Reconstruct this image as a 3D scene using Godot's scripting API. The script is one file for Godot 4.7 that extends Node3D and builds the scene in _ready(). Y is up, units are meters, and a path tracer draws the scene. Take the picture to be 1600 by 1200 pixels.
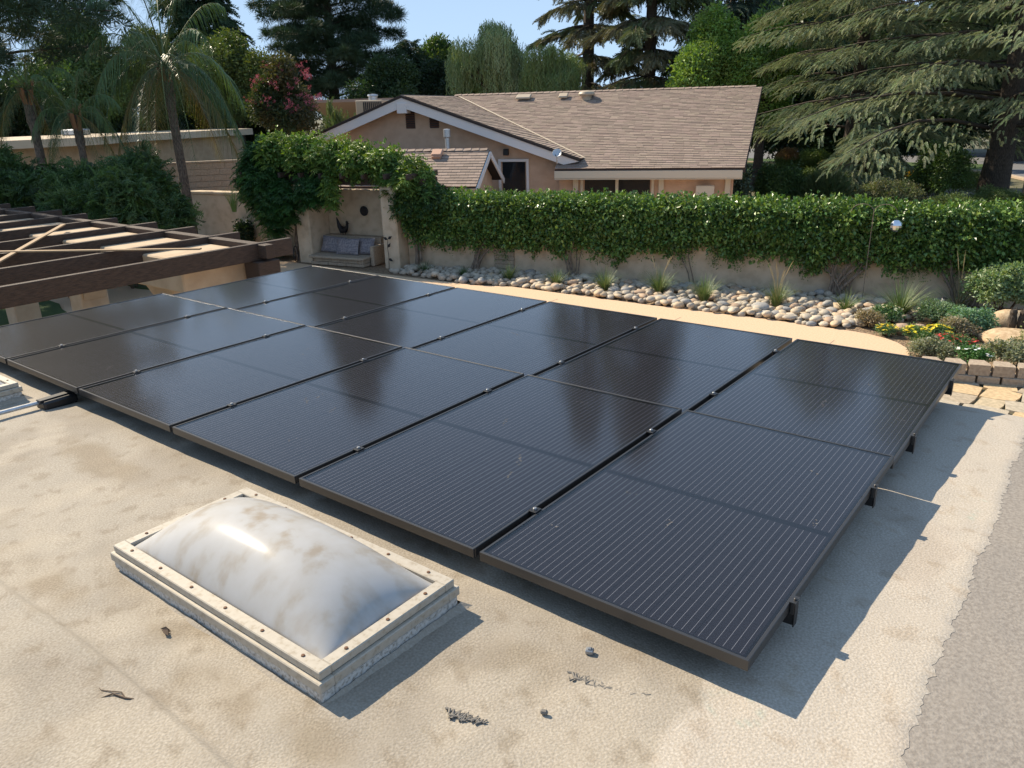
extends Node3D
# A flat roof with twelve solar panels, a garden and the neighbours' houses behind.
# World: x along the short sides of the panels, z towards the viewer, y up, metres; y = 0 is the garden ground.

var rng := RandomNumberGenerator.new()
var M := {}
var taken := {}
var SHARED := {}

# ------------------------------------------------------------------ mesh builder
class MB:
	var v := PackedVector3Array()
	var n := PackedVector3Array()
	var c := PackedColorArray()
	var uv := PackedVector2Array()
	var col := Color.WHITE
	var use_col := false
	var use_uv := false

	func tri(a: Vector3, b: Vector3, d: Vector3, na: Vector3, nb: Vector3, nd: Vector3) -> void:
		if (b - a).cross(d - a).dot(na + nb + nd) > 0.0:
			var t := b; b = d; d = t
			var tn := nb; nb = nd; nd = tn
		v.append(a); v.append(b); v.append(d)
		n.append(na); n.append(nb); n.append(nd)
		if use_col:
			c.append(col); c.append(col); c.append(col)

	func ftri(a: Vector3, b: Vector3, d: Vector3, out: Vector3) -> void:
		var k := (b - a).cross(d - a).normalized()
		if k.dot(out) < 0.0: k = -k
		tri(a, b, d, k, k, k)

	func quad(a: Vector3, b: Vector3, d: Vector3, e: Vector3, out: Vector3) -> void:
		ftri(a, b, d, out); ftri(a, d, e, out)

	# box with chamfered edges, centred on xf.origin
	func box(xf: Transform3D, s: Vector3, bev := 0.0) -> void:
		var h := s * 0.5
		if bev <= 0.0:
			for ax in 3:
				for sg in [-1.0, 1.0]:
					var o := Vector3.ZERO; o[ax] = sg
					var p: Array = []
					for q in [[-1.0, -1.0], [1.0, -1.0], [1.0, 1.0], [-1.0, 1.0]]:
						var w := Vector3.ZERO
						w[ax] = sg * h[ax]; w[(ax + 1) % 3] = q[0] * h[(ax + 1) % 3]; w[(ax + 2) % 3] = q[1] * h[(ax + 2) % 3]
						p.append(xf * w)
					quad(p[0], p[1], p[2], p[3], xf.basis * o)
			return
		var b := minf(bev, minf(h.x, minf(h.y, h.z)) * 0.6)
		for ax in 3:
			var a1 := (ax + 1) % 3
			var a2 := (ax + 2) % 3
			for sg in [-1.0, 1.0]:
				var o := Vector3.ZERO; o[ax] = sg
				var p: Array = []
				for q in [[-1.0, -1.0], [1.0, -1.0], [1.0, 1.0], [-1.0, 1.0]]:
					var w := Vector3.ZERO
					w[ax] = sg * h[ax]; w[a1] = q[0] * (h[a1] - b); w[a2] = q[1] * (h[a2] - b)
					p.append(xf * w)
				quad(p[0], p[1], p[2], p[3], xf.basis * o)
		for ax in 3:            # edges running along ax
			var a1 := (ax + 1) % 3
			var a2 := (ax + 2) % 3
			for s1 in [-1.0, 1.0]:
				for s2 in [-1.0, 1.0]:
					var o := Vector3.ZERO; o[a1] = s1; o[a2] = s2
					var p: Array = []
					for e in [-1.0, 1.0]:
						var w := Vector3.ZERO
						w[ax] = e * (h[ax] - b); w[a1] = s1 * h[a1]; w[a2] = s2 * (h[a2] - b)
						var w2 := Vector3.ZERO
						w2[ax] = e * (h[ax] - b); w2[a1] = s1 * (h[a1] - b); w2[a2] = s2 * h[a2]
						p.append(xf * w); p.append(xf * w2)
					quad(p[0], p[1], p[3], p[2], xf.basis * o)
		for sx in [-1.0, 1.0]:
			for sy in [-1.0, 1.0]:
				for sz in [-1.0, 1.0]:
					ftri(xf * Vector3(sx * h.x, sy * (h.y - b), sz * (h.z - b)), xf * Vector3(sx * (h.x - b), sy * h.y, sz * (h.z - b)), xf * Vector3(sx * (h.x - b), sy * (h.y - b), sz * h.z), xf.basis * Vector3(sx, sy, sz))

	func bx(x0: float, x1: float, y0: float, y1: float, z0: float, z1: float, bev := 0.0) -> void:
		box(Transform3D(Basis(), Vector3((x0 + x1) / 2, (y0 + y1) / 2, (z0 + z1) / 2)), Vector3(absf(x1 - x0), absf(y1 - y0), absf(z1 - z0)), bev)

	# square bar from a to b: w across, h in the up direction
	func bar(a: Vector3, b: Vector3, w: float, h: float, bev := 0.0, up := Vector3.UP) -> void:
		var z := (b - a).normalized()
		var x := up.cross(z)
		x = Vector3.RIGHT if x.length() < 0.001 else x.normalized()
		var y := z.cross(x)
		box(Transform3D(Basis(x, y, z), (a + b) * 0.5), Vector3(w, h, a.distance_to(b)), bev)

	func tube(p: Array, r: Array, sides := 6, cap := true) -> void:
		var rings: Array = []
		var dirs: Array = []
		var side := Vector3.ZERO
		for i in p.size():
			var t: Vector3 = (p[mini(i + 1, p.size() - 1)] - p[maxi(i - 1, 0)]).normalized()
			if i == 0:
				side = t.cross(Vector3.RIGHT if absf(t.x) < 0.8 else Vector3.FORWARD).normalized()
			else:
				side = (side - t * side.dot(t)).normalized()
			var up := t.cross(side)
			var ring: Array = []
			var dr: Array = []
			for k in sides:
				var a := TAU * k / sides
				var dd := side * cos(a) + up * sin(a)
				dr.append(dd); ring.append(p[i] + dd * r[i])
			rings.append(ring); dirs.append(dr)
		for i in p.size() - 1:
			for k in sides:
				var l := (k + 1) % sides
				tri(rings[i][k], rings[i][l], rings[i + 1][l], dirs[i][k], dirs[i][l], dirs[i + 1][l])
				tri(rings[i][k], rings[i + 1][l], rings[i + 1][k], dirs[i][k], dirs[i + 1][l], dirs[i + 1][k])
		if cap:
			for e in [0, p.size() - 1]:
				var o: Vector3 = (p[e] - p[1 if e == 0 else e - 1]).normalized()
				for k in sides:
					ftri(p[e], rings[e][k], rings[e][(k + 1) % sides], o)

	# profile of (radius, height) turned round the y axis at o
	func lathe(o: Vector3, prof: Array, sides := 20) -> void:
		for i in prof.size() - 1:
			var a: Vector2 = prof[i]
			var b: Vector2 = prof[i + 1]
			var nn := Vector2(b.y - a.y, a.x - b.x).normalized()
			for k in sides:
				var t0 := TAU * k / sides
				var t1 := TAU * (k + 1) / sides
				var d0 := Vector3(cos(t0), 0, sin(t0))
				var d1 := Vector3(cos(t1), 0, sin(t1))
				var n0 := d0 * nn.x + Vector3.UP * nn.y
				var n1 := d1 * nn.x + Vector3.UP * nn.y
				tri(o + d0 * a.x + Vector3.UP * a.y, o + d1 * a.x + Vector3.UP * a.y, o + d1 * b.x + Vector3.UP * b.y, n0, n1, n1)
				tri(o + d0 * a.x + Vector3.UP * a.y, o + d1 * b.x + Vector3.UP * b.y, o + d0 * b.x + Vector3.UP * b.y, n0, n1, n0)

	# flat polygon (list of Vector3, convex or star-shaped round its middle) given a thickness downwards along -up
	func slab(poly: Array, up: Vector3, th: float) -> void:
		var mid := Vector3.ZERO
		for q in poly: mid += q
		mid /= poly.size()
		for i in poly.size():
			var a: Vector3 = poly[i]
			var b: Vector3 = poly[(i + 1) % poly.size()]
			ftri(mid, a, b, up)
			ftri(mid - up * th, a - up * th, b - up * th, -up)
			quad(a, b, b - up * th, a - up * th, ((a + b) * 0.5 - mid))

	# concave polygon with thickness
	func prism(poly: PackedVector2Array, xf: Transform3D, th: float) -> void:   # poly in xf's xy plane, thickness along -z
		var idx := Geometry2D.triangulate_polygon(poly)
		for i in range(0, idx.size(), 3):
			var q: Array = []
			for k in 3: q.append(Vector3(poly[idx[i + k]].x, poly[idx[i + k]].y, 0))
			ftri(xf * q[0], xf * q[1], xf * q[2], xf.basis.z)
			var o := Vector3(0, 0, -th)
			ftri(xf * (q[0] + o), xf * (q[1] + o), xf * (q[2] + o), -xf.basis.z)
		var cw := Geometry2D.is_polygon_clockwise(poly)
		for i in poly.size():
			var a := Vector3(poly[i].x, poly[i].y, 0)
			var b := Vector3(poly[(i + 1) % poly.size()].x, poly[(i + 1) % poly.size()].y, 0)
			var e := b - a
			var o := Vector3(e.y, -e.x, 0) * (-1.0 if cw else 1.0)
			quad(xf * a, xf * b, xf * (b + Vector3(0, 0, -th)), xf * (a + Vector3(0, 0, -th)), xf.basis * o)

	func leaf(base: Vector3, dir: Vector3, nrm: Vector3, l: float, w: float, curl := 0.15) -> void:
		var s := dir.cross(nrm).normalized() * w * 0.5
		var m := base + dir * l * 0.45
		var tip := base + dir * l - nrm * l * curl
		var up := nrm * w * 0.18
		ftri(base, m + s + up, tip, nrm)
		ftri(base, tip, m - s + up, nrm)

	func blade(base: Vector3, dir: Vector3, bend: Vector3, l: float, w: float, seg := 3) -> void:   # tapering grass blade
		var side := dir.cross(bend)
		side = Vector3.RIGHT if side.length() < 0.01 else side.normalized()
		var p0 := base
		var w0 := w
		for i in seg:
			var t := float(i + 1) / seg
			var p1 := base + dir * l * t + bend * l * t * t
			var w1 := w * (1.0 - t * 0.96)
			var nn := side.cross(p1 - p0).normalized()
			ftri(p0 - side * w0 / 2, p0 + side * w0 / 2, p1 + side * w1 / 2, nn)
			ftri(p0 - side * w0 / 2, p1 + side * w1 / 2, p1 - side * w1 / 2, nn)
			p0 = p1; w0 = w1

	func mesh() -> ArrayMesh:
		var arr: Array = []
		arr.resize(Mesh.ARRAY_MAX)
		arr[Mesh.ARRAY_VERTEX] = v
		arr[Mesh.ARRAY_NORMAL] = n
		if use_col: arr[Mesh.ARRAY_COLOR] = c
		if use_uv: arr[Mesh.ARRAY_TEX_UV] = uv
		var m := ArrayMesh.new()
		m.add_surface_from_arrays(Mesh.PRIMITIVE_TRIANGLES, arr)
		return m

# ------------------------------------------------------------------ scene helpers
func numbered(s: String) -> String:
	if not taken.has(s):
		taken[s] = 0
		return s
	taken[s] += 1
	return "%s_%03d" % [s, taken[s]]

func tag(o: Node, label: String, cat := "", group := "", kind := "") -> void:
	if label: o.set_meta("label", label)
	if cat: o.set_meta("category", cat)
	if group: o.set_meta("group", group)
	if kind: o.set_meta("kind", kind)

func thing(nm: String, label: String, cat: String, at := Vector3.ZERO, turn := 0.0, group := "") -> Node3D:
	var o := Node3D.new()
	o.name = numbered(nm)
	add_child(o)
	o.position = at
	o.rotation.y = turn
	tag(o, label, cat, group)
	return o

func solo(nm: String, label: String, cat: String, mesh: Mesh, mat: Material, at := Vector3.ZERO, group := "") -> MeshInstance3D:
	var o := MeshInstance3D.new()
	o.name = numbered(nm)
	o.mesh = mesh
	o.material_override = mat
	add_child(o)
	o.position = at
	tag(o, label, cat, group)
	return o

func structure(nm: String, mesh: Mesh, mat: Material, at := Vector3.ZERO) -> MeshInstance3D:
	var o := MeshInstance3D.new()
	o.name = numbered(nm)
	o.mesh = mesh
	o.material_override = mat
	add_child(o)
	o.position = at
	o.set_meta("kind", "structure")
	return o

func part(parent: Node, nm: String, mesh: Mesh, mat: Material, xf := Transform3D.IDENTITY, label := "") -> MeshInstance3D:
	var o := MeshInstance3D.new()
	o.name = nm
	o.mesh = mesh
	o.material_override = mat
	parent.add_child(o, true)
	o.transform = xf
	if label: o.set_meta("label", label)
	return o

func many(parent: Node, nm: String, mesh: Mesh, mat: Material, xfs: Array, cols: Array) -> MultiMeshInstance3D:
	var mm := MultiMesh.new()
	mm.transform_format = MultiMesh.TRANSFORM_3D
	mm.use_colors = true
	mm.mesh = mesh
	mm.instance_count = xfs.size()
	for i in xfs.size():
		mm.set_instance_transform(i, xfs[i])
		mm.set_instance_color(i, cols[i])
	var o := MultiMeshInstance3D.new()
	o.name = nm
	o.multimesh = mm
	o.material_override = mat
	parent.add_child(o, true)
	o.set_meta("kind", "stuff")
	return o

func lin(r: float, g: float, b: float) -> Color:
	return Color(r, g, b).linear_to_srgb()

func mat(r: float, g: float, b: float, rough := 0.8, metal := 0.0) -> StandardMaterial3D:
	var m := StandardMaterial3D.new()
	m.albedo_color = lin(r, g, b)
	m.roughness = rough
	m.metallic = metal
	return m

func noise_image(size: int, freq: float, oct: int, sd: int, type := FastNoiseLite.TYPE_SIMPLEX_SMOOTH) -> Image:
	var f := FastNoiseLite.new()
	f.seed = sd
	f.noise_type = type
	f.frequency = freq
	f.fractal_octaves = oct
	return f.get_seamless_image(size, size)

func ramp_tex(img: Image, stops: Array) -> ImageTexture:   # stops: [[t, linear Color], ...]
	var w := img.get_width()
	var lut: Array = []
	for i in 256:
		var t := i / 255.0
		var c: Color = stops[0][1]
		for k in stops.size() - 1:
			if t >= stops[k][0]:
				c = (stops[k][1] as Color).lerp(stops[k + 1][1], clampf((t - stops[k][0]) / (stops[k + 1][0] - stops[k][0]), 0, 1))
		c = c.linear_to_srgb()
		lut.append([int(clampf(c.r, 0, 1) * 255), int(clampf(c.g, 0, 1) * 255), int(clampf(c.b, 0, 1) * 255)])
	img.convert(Image.FORMAT_L8)
	var src := img.get_data()
	var out := PackedByteArray()
	out.resize(src.size() * 3)
	for i in src.size():
		var q: Array = lut[src[i]]
		out[i * 3] = q[0]; out[i * 3 + 1] = q[1]; out[i * 3 + 2] = q[2]
	var t := ImageTexture.create_from_image(Image.create_from_data(w, w, false, Image.FORMAT_RGB8, out))
	return t

func rough_mat(img: Image, stops: Array, metres: float, bump_img: Image, bump_cm: float, rough := 0.9, world := true) -> StandardMaterial3D:
	var m := StandardMaterial3D.new()
	m.albedo_texture = ramp_tex(img, stops)
	m.uv1_triplanar = true
	m.uv1_world_triplanar = world
	m.uv1_scale = Vector3.ONE / metres
	m.roughness = rough
	if bump_img:
		bump_img.convert(Image.FORMAT_L8)
		m.heightmap_enabled = true
		m.heightmap_texture = ImageTexture.create_from_image(bump_img)
		m.heightmap_scale = bump_cm
	return m

func leaf_mat(rough := 0.5, through := 0.5) -> StandardMaterial3D:
	var m := StandardMaterial3D.new()
	m.vertex_color_use_as_albedo = true
	m.roughness = rough
	m.cull_mode = BaseMaterial3D.CULL_DISABLED
	m.backlight_enabled = true
	m.backlight = Color(through, through, through * 0.5)
	return m

func rv(s := 1.0) -> Vector3:
	return Vector3(rng.randf_range(-1, 1), rng.randf_range(-1, 1), rng.randf_range(-1, 1)) * s

func rdir() -> Vector3:
	var d := rv()
	while d.length() > 1.0 or d.length() < 0.05: d = rv()
	return d.normalized()

func rbasis(sc := 1.0) -> Basis:
	return Basis(rdir(), rng.randf() * TAU).scaled(Vector3.ONE * sc)

func vary(c: Color, amt := 0.25) -> Color:
	var k := 1.0 + rng.randf_range(-amt, amt)
	return Color(c.r * k * (1.0 + rng.randf_range(-0.12, 0.12)), c.g * k, c.b * k * (1.0 + rng.randf_range(-0.12, 0.12)))

func facing(dir: Vector3, roll := 0.0) -> Basis:   # +x of the mesh along dir, +y as far up as it goes
	var x := dir.normalized()
	var up := Vector3.UP if absf(x.y) < 0.95 else Vector3.RIGHT
	var z := x.cross(up).normalized()
	var y := z.cross(x)
	return Basis(x, y, z).rotated(x, roll)

# ------------------------------------------------------------------ foliage pieces
func clump(n: int, r: float, l: float, w: float, curl := 0.2) -> ArrayMesh:   # leaves spread through a ball, turned outwards
	var b := MB.new()
	for i in n:
		var d := rdir()
		var p := d * r * pow(rng.randf(), 0.5)
		var dir := (d + rv(0.9)).normalized()
		var nn := (Vector3.UP * 0.6 + d * 0.6 + rv(0.8)).normalized()
		nn = (nn - dir * nn.dot(dir)).normalized()
		b.leaf(p, dir, nn, l * rng.randf_range(0.7, 1.2), w * rng.randf_range(0.7, 1.2), curl)
	return b.mesh()

func spray(n: int, l: float, nl: float, nw: float, droop: float) -> ArrayMesh:   # conifer twig along +x, side twigs and needles
	var b := MB.new()
	for i in n:
		var t := float(i) / n
		var at := Vector3(l * t, -droop * l * t * t, 0)
		for s in [-1.0, 1.0]:
			var sl := nl * (1.15 - t * 0.7) * rng.randf_range(0.7, 1.2)
			var dir := Vector3(0.75, -0.15 - rng.randf() * 0.5, s * rng.randf_range(0.5, 1.0)).normalized()
			b.leaf(at, dir, (Vector3.UP + rv(0.5)).normalized(), sl, nw, 0.25)
			b.leaf(at + dir * sl * 0.4, (dir + Vector3(0.5, rng.randf_range(-0.4, 0.3), 0)).normalized(), (Vector3.UP + rv(0.6)).normalized(), sl * 0.6, nw * 0.8, 0.2)
		b.leaf(at, Vector3(0.8, rng.randf_range(0.1, 0.6), rng.randf_range(-0.3, 0.3)).normalized(), Vector3(0, 0.4, 1 if i % 2 else -1).normalized(), nl * 0.5, nw * 0.7, 0.1)
	return b.mesh()

func tuft(n: int, l: float, w: float) -> ArrayMesh:   # pine needles standing out of a twig end
	var b := MB.new()
	for i in n:
		var d := (rdir() + Vector3(0, 0.25, 0)).normalized()
		b.leaf(d * l * 0.1, d, d.cross(rdir()).normalized(), l * rng.randf_range(0.7, 1.1), w, 0.05)
	return b.mesh()

func strand(n: int, l: float, ll: float, lw: float) -> ArrayMesh:   # hanging willow twig along -y
	var b := MB.new()
	for i in n:
		var t := float(i) / n
		var at := Vector3(sin(t * 3.0) * 0.05, -l * t, cos(t * 4.0) * 0.05) + rv(0.05)
		var d := Vector3(rng.randf_range(-0.6, 0.6), -1, rng.randf_range(-0.6, 0.6)).normalized()
		b.leaf(at, d, rdir().cross(d).normalized(), ll * rng.randf_range(0.7, 1.2), lw, 0.1)
	return b.mesh()

func pinnate(n: int, l: float, ll: float) -> ArrayMesh:   # a few hanging feathered leaves
	var b := MB.new()
	for i in n:
		var d := Vector3(rng.randf_range(-1, 1), rng.randf_range(-0.5, 0.4), rng.randf_range(-1, 1)).normalized()
		var side := d.cross(Vector3.UP).normalized()
		for k in 6:
			var t := (k + 1) / 6.0
			var at := d * l * t + Vector3.DOWN * l * 0.45 * t * t
			for s in [-1.0, 1.0]:
				var ld: Vector3 = (side * s + d * 0.5 + Vector3.DOWN * 0.45).normalized()
				b.leaf(at, ld, (Vector3.UP + rv(0.4)).normalized(), ll, ll * 0.36, 0.2)
		b.leaf(d * l + Vector3.DOWN * l * 0.45, (d + Vector3.DOWN).normalized(), Vector3.UP, ll, ll * 0.36)
	return b.mesh()

func frond(l: float, rise: float, drop: float, col: Color, stem: Color) -> ArrayMesh:   # feather palm leaf along +x
	var b := MB.new()
	b.use_col = true
	var pts: Array = []
	var rs: Array = []
	for i in 9:
		var t := i / 8.0
		pts.append(Vector3(l * (t - 0.22 * drop * t * t), l * (rise * t - drop * t * t), 0))
		rs.append(0.028 * (1.0 - t * 0.85))
	b.col = stem
	b.tube(pts, rs, 5)
	for i in 52:
		var t := 0.16 + 0.84 * i / 52.0
		var f := t * 8.0
		var k := mini(int(f), 7)
		var at: Vector3 = (pts[k] as Vector3).lerp(pts[k + 1], f - k)
		var dir: Vector3 = (pts[k + 1] - pts[k]).normalized()
		var ll := l * 0.26 * sin(PI * (0.12 + 0.8 * t)) * rng.randf_range(0.8, 1.1)
		for s in [-1.0, 1.0]:
			b.col = vary(col, 0.25)
			var d: Vector3 = (dir * 0.55 + Vector3(0, rng.randf_range(-0.15, 0.35), 0) + Vector3(0, 0, s) * 0.9).normalized()
			b.blade(at, d * rng.randf_range(0.6, 0.9), Vector3(rng.randf_range(-0.1, 0.2), -0.55 - rng.randf() * 1.0, 0), ll * rng.randf_range(0.85, 1.15), 0.026, 3)
	return b.mesh()

func bark(img_seed: int, a: Color, d: Color) -> StandardMaterial3D:
	var m := rough_mat(noise_image(256, 0.03, 4, img_seed), [[0.25, d], [0.7, a]], 0.5, noise_image(256, 0.04, 3, img_seed + 1), 2.0)
	m.uv1_scale = Vector3(4, 0.8, 4)
	return m

# ------------------------------------------------------------------ trees
func tree_broad(nm: String, label: String, at: Vector3, cy: float, cr: Vector3, lobes: int, per: int, leaf: Mesh, sc: float, cols: Array, lm: Material, tr: float, group := "", hang := false) -> Node3D:
	var o := thing(nm, label, "tree", at, 0, group)
	var tb := MB.new()
	var top := cy - cr.y * 0.35
	var lean := Vector3(rng.randf_range(-0.3, 0.3), 0, rng.randf_range(-0.3, 0.3))
	tb.tube([Vector3(0, -0.3, 0), Vector3(0, top * 0.3, 0) + lean * 0.3, Vector3(0, top, 0) + lean], [tr * 1.3, tr, tr * 0.7], 9)
	var xfs: Array = []
	var cc: Array = []
	for i in lobes:
		var d := rdir()
		var k := rng.randf_range(0.3, 0.8)
		if i < 2: d = Vector3(0, 1, 0); k = 0.4 + 0.35 * i
		var lc := Vector3(0, cy, 0) + d * cr * k
		var lr := cr * rng.randf_range(0.26, 0.44)
		var start := Vector3(0, top * rng.randf_range(0.7, 1.0), 0) + lean
		tb.tube([start, start.lerp(lc, 0.5) + rv(0.2) + Vector3(0, -0.2, 0), lc], [tr * 0.5, tr * 0.3, tr * 0.1], 5, false)
		var col: Color = cols[rng.randi() % cols.size()]
		for j in per:
			var e := rdir()
			if hang: e.y = absf(e.y) * 0.8 + 0.1
			var p := lc + e * lr * pow(rng.randf(), 0.35)
			if p.y < 0.2: continue
			if hang:
				xfs.append(Transform3D(Basis(Vector3.UP, rng.randf() * TAU).scaled(Vector3(sc, sc * rng.randf_range(0.6, 1.3), sc)), p))
			else:
				xfs.append(Transform3D(rbasis(sc * rng.randf_range(0.7, 1.25)), p))
			cc.append(vary(col, 0.22))
	part(o, "trunk", tb.mesh(), M.bark)
	many(o, "crown", leaf, lm, xfs, cc)
	return o

func tree_conifer(nm: String, label: String, at: Vector3, h: float, base_y: float, r: float, branches: int, per: int, leaf: Mesh, sc: float, rise: float, droop: float, spread: float, cols: Array, lm: Material, tr: float, shape := 0.8, group := "", turn_bias := Vector3.ZERO) -> Node3D:
	var o := thing(nm, label, "tree", at, 0, group)
	var tb := MB.new()
	var pts: Array = []
	var rs: Array = []
	for i in 8:
		var t := i / 7.0
		pts.append(Vector3(sin(t * 5.0) * 0.12, -0.3 + (h + 0.3) * t, cos(t * 4.0) * 0.12))
		rs.append(tr * (1.15 if i == 0 else 1.0 - t * 0.93))
	tb.tube(pts, rs, 10)
	var xfs: Array = []
	var cc: Array = []
	for i in branches:
		var t := pow(float(i) / branches, 0.85)
		var y := lerpf(base_y, h * 0.985, t) + rng.randf_range(-0.2, 0.2)
		if r > 3.0 and t < 0.85 and leaf != P.pine: y = base_y + snappedf(y - base_y, h * 0.062) + rng.randf_range(-0.16, 0.16)     # boughs stand in tiers
		var az := i * 2.39996 + rng.randf_range(-0.5, 0.5)
		var out := Vector3(cos(az), 0, sin(az))
		var l := (r * pow(1.0 - t, shape) + 0.35) * rng.randf_range(0.6, 1.15) * (1.0 + out.dot(turn_bias))
		var side := out.cross(Vector3.UP)
		var bp: Array = []
		var br: Array = []
		for k in 5:
			var q := k / 4.0
			bp.append(Vector3(0, y, 0) + out * l * q + Vector3(0, l * (rise * q - droop * q * q), 0) + side * sin(q * 3.0 + i) * 0.06 * l)
			br.append(maxf(0.012, tr * 0.16 * (1.0 - t * 0.7) * (1.0 - q * 0.85)))
		tb.tube(bp, br, 4, false)
		var col: Color = cols[rng.randi() % cols.size()]
		var cnt := int(per * clampf(l / r, 0.25, 1.0)) + 3
		for j in cnt:
			var q := 0.18 + 0.82 * pow(float(j) / cnt, 0.8)
			var f := q * 4.0
			var k := mini(int(f), 3)
			var p: Vector3 = (bp[k] as Vector3).lerp(bp[k + 1], f - k)
			var s := rng.randf_range(-1, 1)
			var off := side * s * l * spread * (1.05 - q * 0.85)
			p += off + Vector3(0, -absf(s) * l * spread * droop * 0.7 + rng.randf_range(-0.12, 0.1), 0)
			if p.y < 0.1: continue
			var dir := (out + side * s * 1.1 + Vector3(0, rise * 0.3 - droop * q * 1.3 + rng.randf_range(-0.45, 0.2), 0) + rv(0.35)).normalized()
			xfs.append(Transform3D(facing(dir, rng.randf_range(-0.5, 0.5)).scaled_local(Vector3.ONE * sc * rng.randf_range(0.7, 1.2)), p))
			cc.append(vary(col, 0.2))
	part(o, "trunk", tb.mesh(), M.bark)
	many(o, "crown", leaf, lm, xfs, cc)
	return o

func palm(label: String, at: Vector3, base: Vector3, h: float, tr: float, fronds: Array, n: int, sc: float, group: String) -> Node3D:
	var o := thing("palm_tree", label, "palm tree", at, 0, group)
	var tb := MB.new()
	var pts: Array = []
	var rs: Array = []
	for i in 26:
		var t := i / 25.0
		pts.append(base * (1.0 - t) * (1.0 - t) + Vector3(0, h * t - 0.2 * (1.0 - t), 0))
		rs.append(tr * (1.25 - 0.35 * t) * (1.0 + 0.05 * (i % 2)) * (1.35 if t > 0.8 and t < 0.96 else 1.0))
	tb.tube(pts, rs, 10)
	part(o, "trunk", tb.mesh(), M.palm_bark)
	var sh := MB.new()
	for k in 7:     # old leaf bases
		var a := k * 0.9
		var d := Vector3(cos(a), 0, sin(a))
		sh.bar(Vector3(0, h - 0.55 + 0.05 * k, 0) + d * tr * 0.8, Vector3(0, h + 0.05 * k, 0) + d * tr * 2.0, 0.1, 0.03)
	part(o, "leaf_bases", sh.mesh(), M.leaf_base)
	for i in n:
		var t := float(i) / n
		var m: Mesh = fronds[mini(int(t * fronds.size()), fronds.size() - 1)]
		var b := Basis(Vector3.UP, i * 2.39996 + rng.randf_range(-0.2, 0.2)).scaled(Vector3.ONE * sc * rng.randf_range(0.85, 1.1))
		part(o, "frond", m, M.frond, Transform3D(b, Vector3(0, h + 0.02 * i / n, 0)))
	return o

func shrub(nm: String, label: String, cat: String, at: Vector3, r: Vector3, n: int, leaf: Mesh, sc: float, cols: Array, lm: Material, group := "", up := false) -> Node3D:
	var o := thing(nm, label, cat, at, 0, group)
	var tb := MB.new()
	for i in 5:
		var a := TAU * i / 5.0 + rng.randf()
		var e := Vector3(cos(a) * r.x * 0.6, r.y * 1.3, sin(a) * r.z * 0.6)
		tb.tube([Vector3(cos(a) * 0.03, -0.05, sin(a) * 0.03), e * 0.5 + Vector3(0, 0.05, 0), e], [0.02, 0.015, 0.006], 4, false)
	part(o, "stems", tb.mesh(), M.twig)
	var xfs: Array = []
	var cc: Array = []
	for i in n:
		var d := rdir()
		if d.y < -0.35: d.y = -d.y
		var bump := 0.78 + 0.3 * sin(d.x * 5.0 + at.x * 3.0) * cos(d.z * 4.0 + at.z) 
		var p := Vector3(0, r.y, 0) + d * r * bump * pow(rng.randf(), 0.35)
		if up:
			xfs.append(Transform3D(facing((d + Vector3(0, 0.9, 0) + rv(0.3)).normalized(), rng.randf() * TAU).scaled_local(Vector3.ONE * sc * rng.randf_range(0.7, 1.2)), p))
		else:
			xfs.append(Transform3D(rbasis(sc * rng.randf_range(0.7, 1.25)), p))
		cc.append(vary(cols[rng.randi() % cols.size()], 0.2))
	many(o, "foliage", leaf, lm, xfs, cc)
	return o

func add_flowers(o: Node3D, r: Vector3, n: int, col: Color, size: float) -> void:
	var b := MB.new()
	for k in 6:
		var a := TAU * k / 6.0
		b.leaf(Vector3.ZERO, Vector3(cos(a), 0.25, sin(a)).normalized(), Vector3.UP, size, size * 0.7, 0.0)
	var xfs: Array = []
	var cc: Array = []
	for i in n:
		var d := rdir()
		d.y = absf(d.y) + 0.25
		d = d.normalized()
		xfs.append(Transform3D(Basis(rdir(), rng.randf_range(0, 0.6)), Vector3(0, r.y, 0) + d * r * 1.03))
		cc.append(vary(col, 0.15))
	many(o, "flowers", b.mesh(), M.petal, xfs, cc)

func grass_tuft(label: String, at: Vector3, h: float, spread: float, n: int, cols: Array, group: String, stalks := 0) -> Node3D:
	var o := thing("grass_tuft", label, "ornamental grass", at, 0, group)
	var b := MB.new()
	b.use_col = true
	for i in n:
		var a := rng.randf() * TAU
		var out := Vector3(cos(a), 0, sin(a))
		var k := pow(rng.randf(), 0.6)
		b.col = vary(cols[rng.randi() % cols.size()], 0.25)
		b.blade(out * 0.07 * rng.randf(), (Vector3.UP + out * k * spread * 0.8).normalized(), out * 0.35 * k * spread + Vector3(0, -0.28 * k, 0), h * rng.randf_range(0.65, 1.15), 0.014, 4)
	var m := part(o, "blades", b.mesh(), M.vleaf)
	m.set_meta("kind", "stuff")
	for i in stalks:
		var s := MB.new()
		s.use_col = true
		var a := rng.randf() * TAU
		var out := Vector3(cos(a), 0, sin(a)) * rng.randf_range(0.1, 0.3)
		s.col = Color(0.42, 0.33, 0.18)
		var hh := h * rng.randf_range(1.2, 1.6)
		s.tube([Vector3.ZERO, Vector3(0, hh * 0.6, 0) + out * 0.4, Vector3(0, hh, 0) + out], [0.005, 0.004, 0.003], 4)
		s.tube([Vector3(0, hh * 0.72, 0) + out * 0.62, Vector3(0, hh * 0.9, 0) + out * 0.85, Vector3(0, hh * 1.05, 0) + out * 1.15], [0.003, 0.009, 0.002], 5)
		part(o, "seed_stalk", s.mesh(), M.vleaf)
	return o

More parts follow.
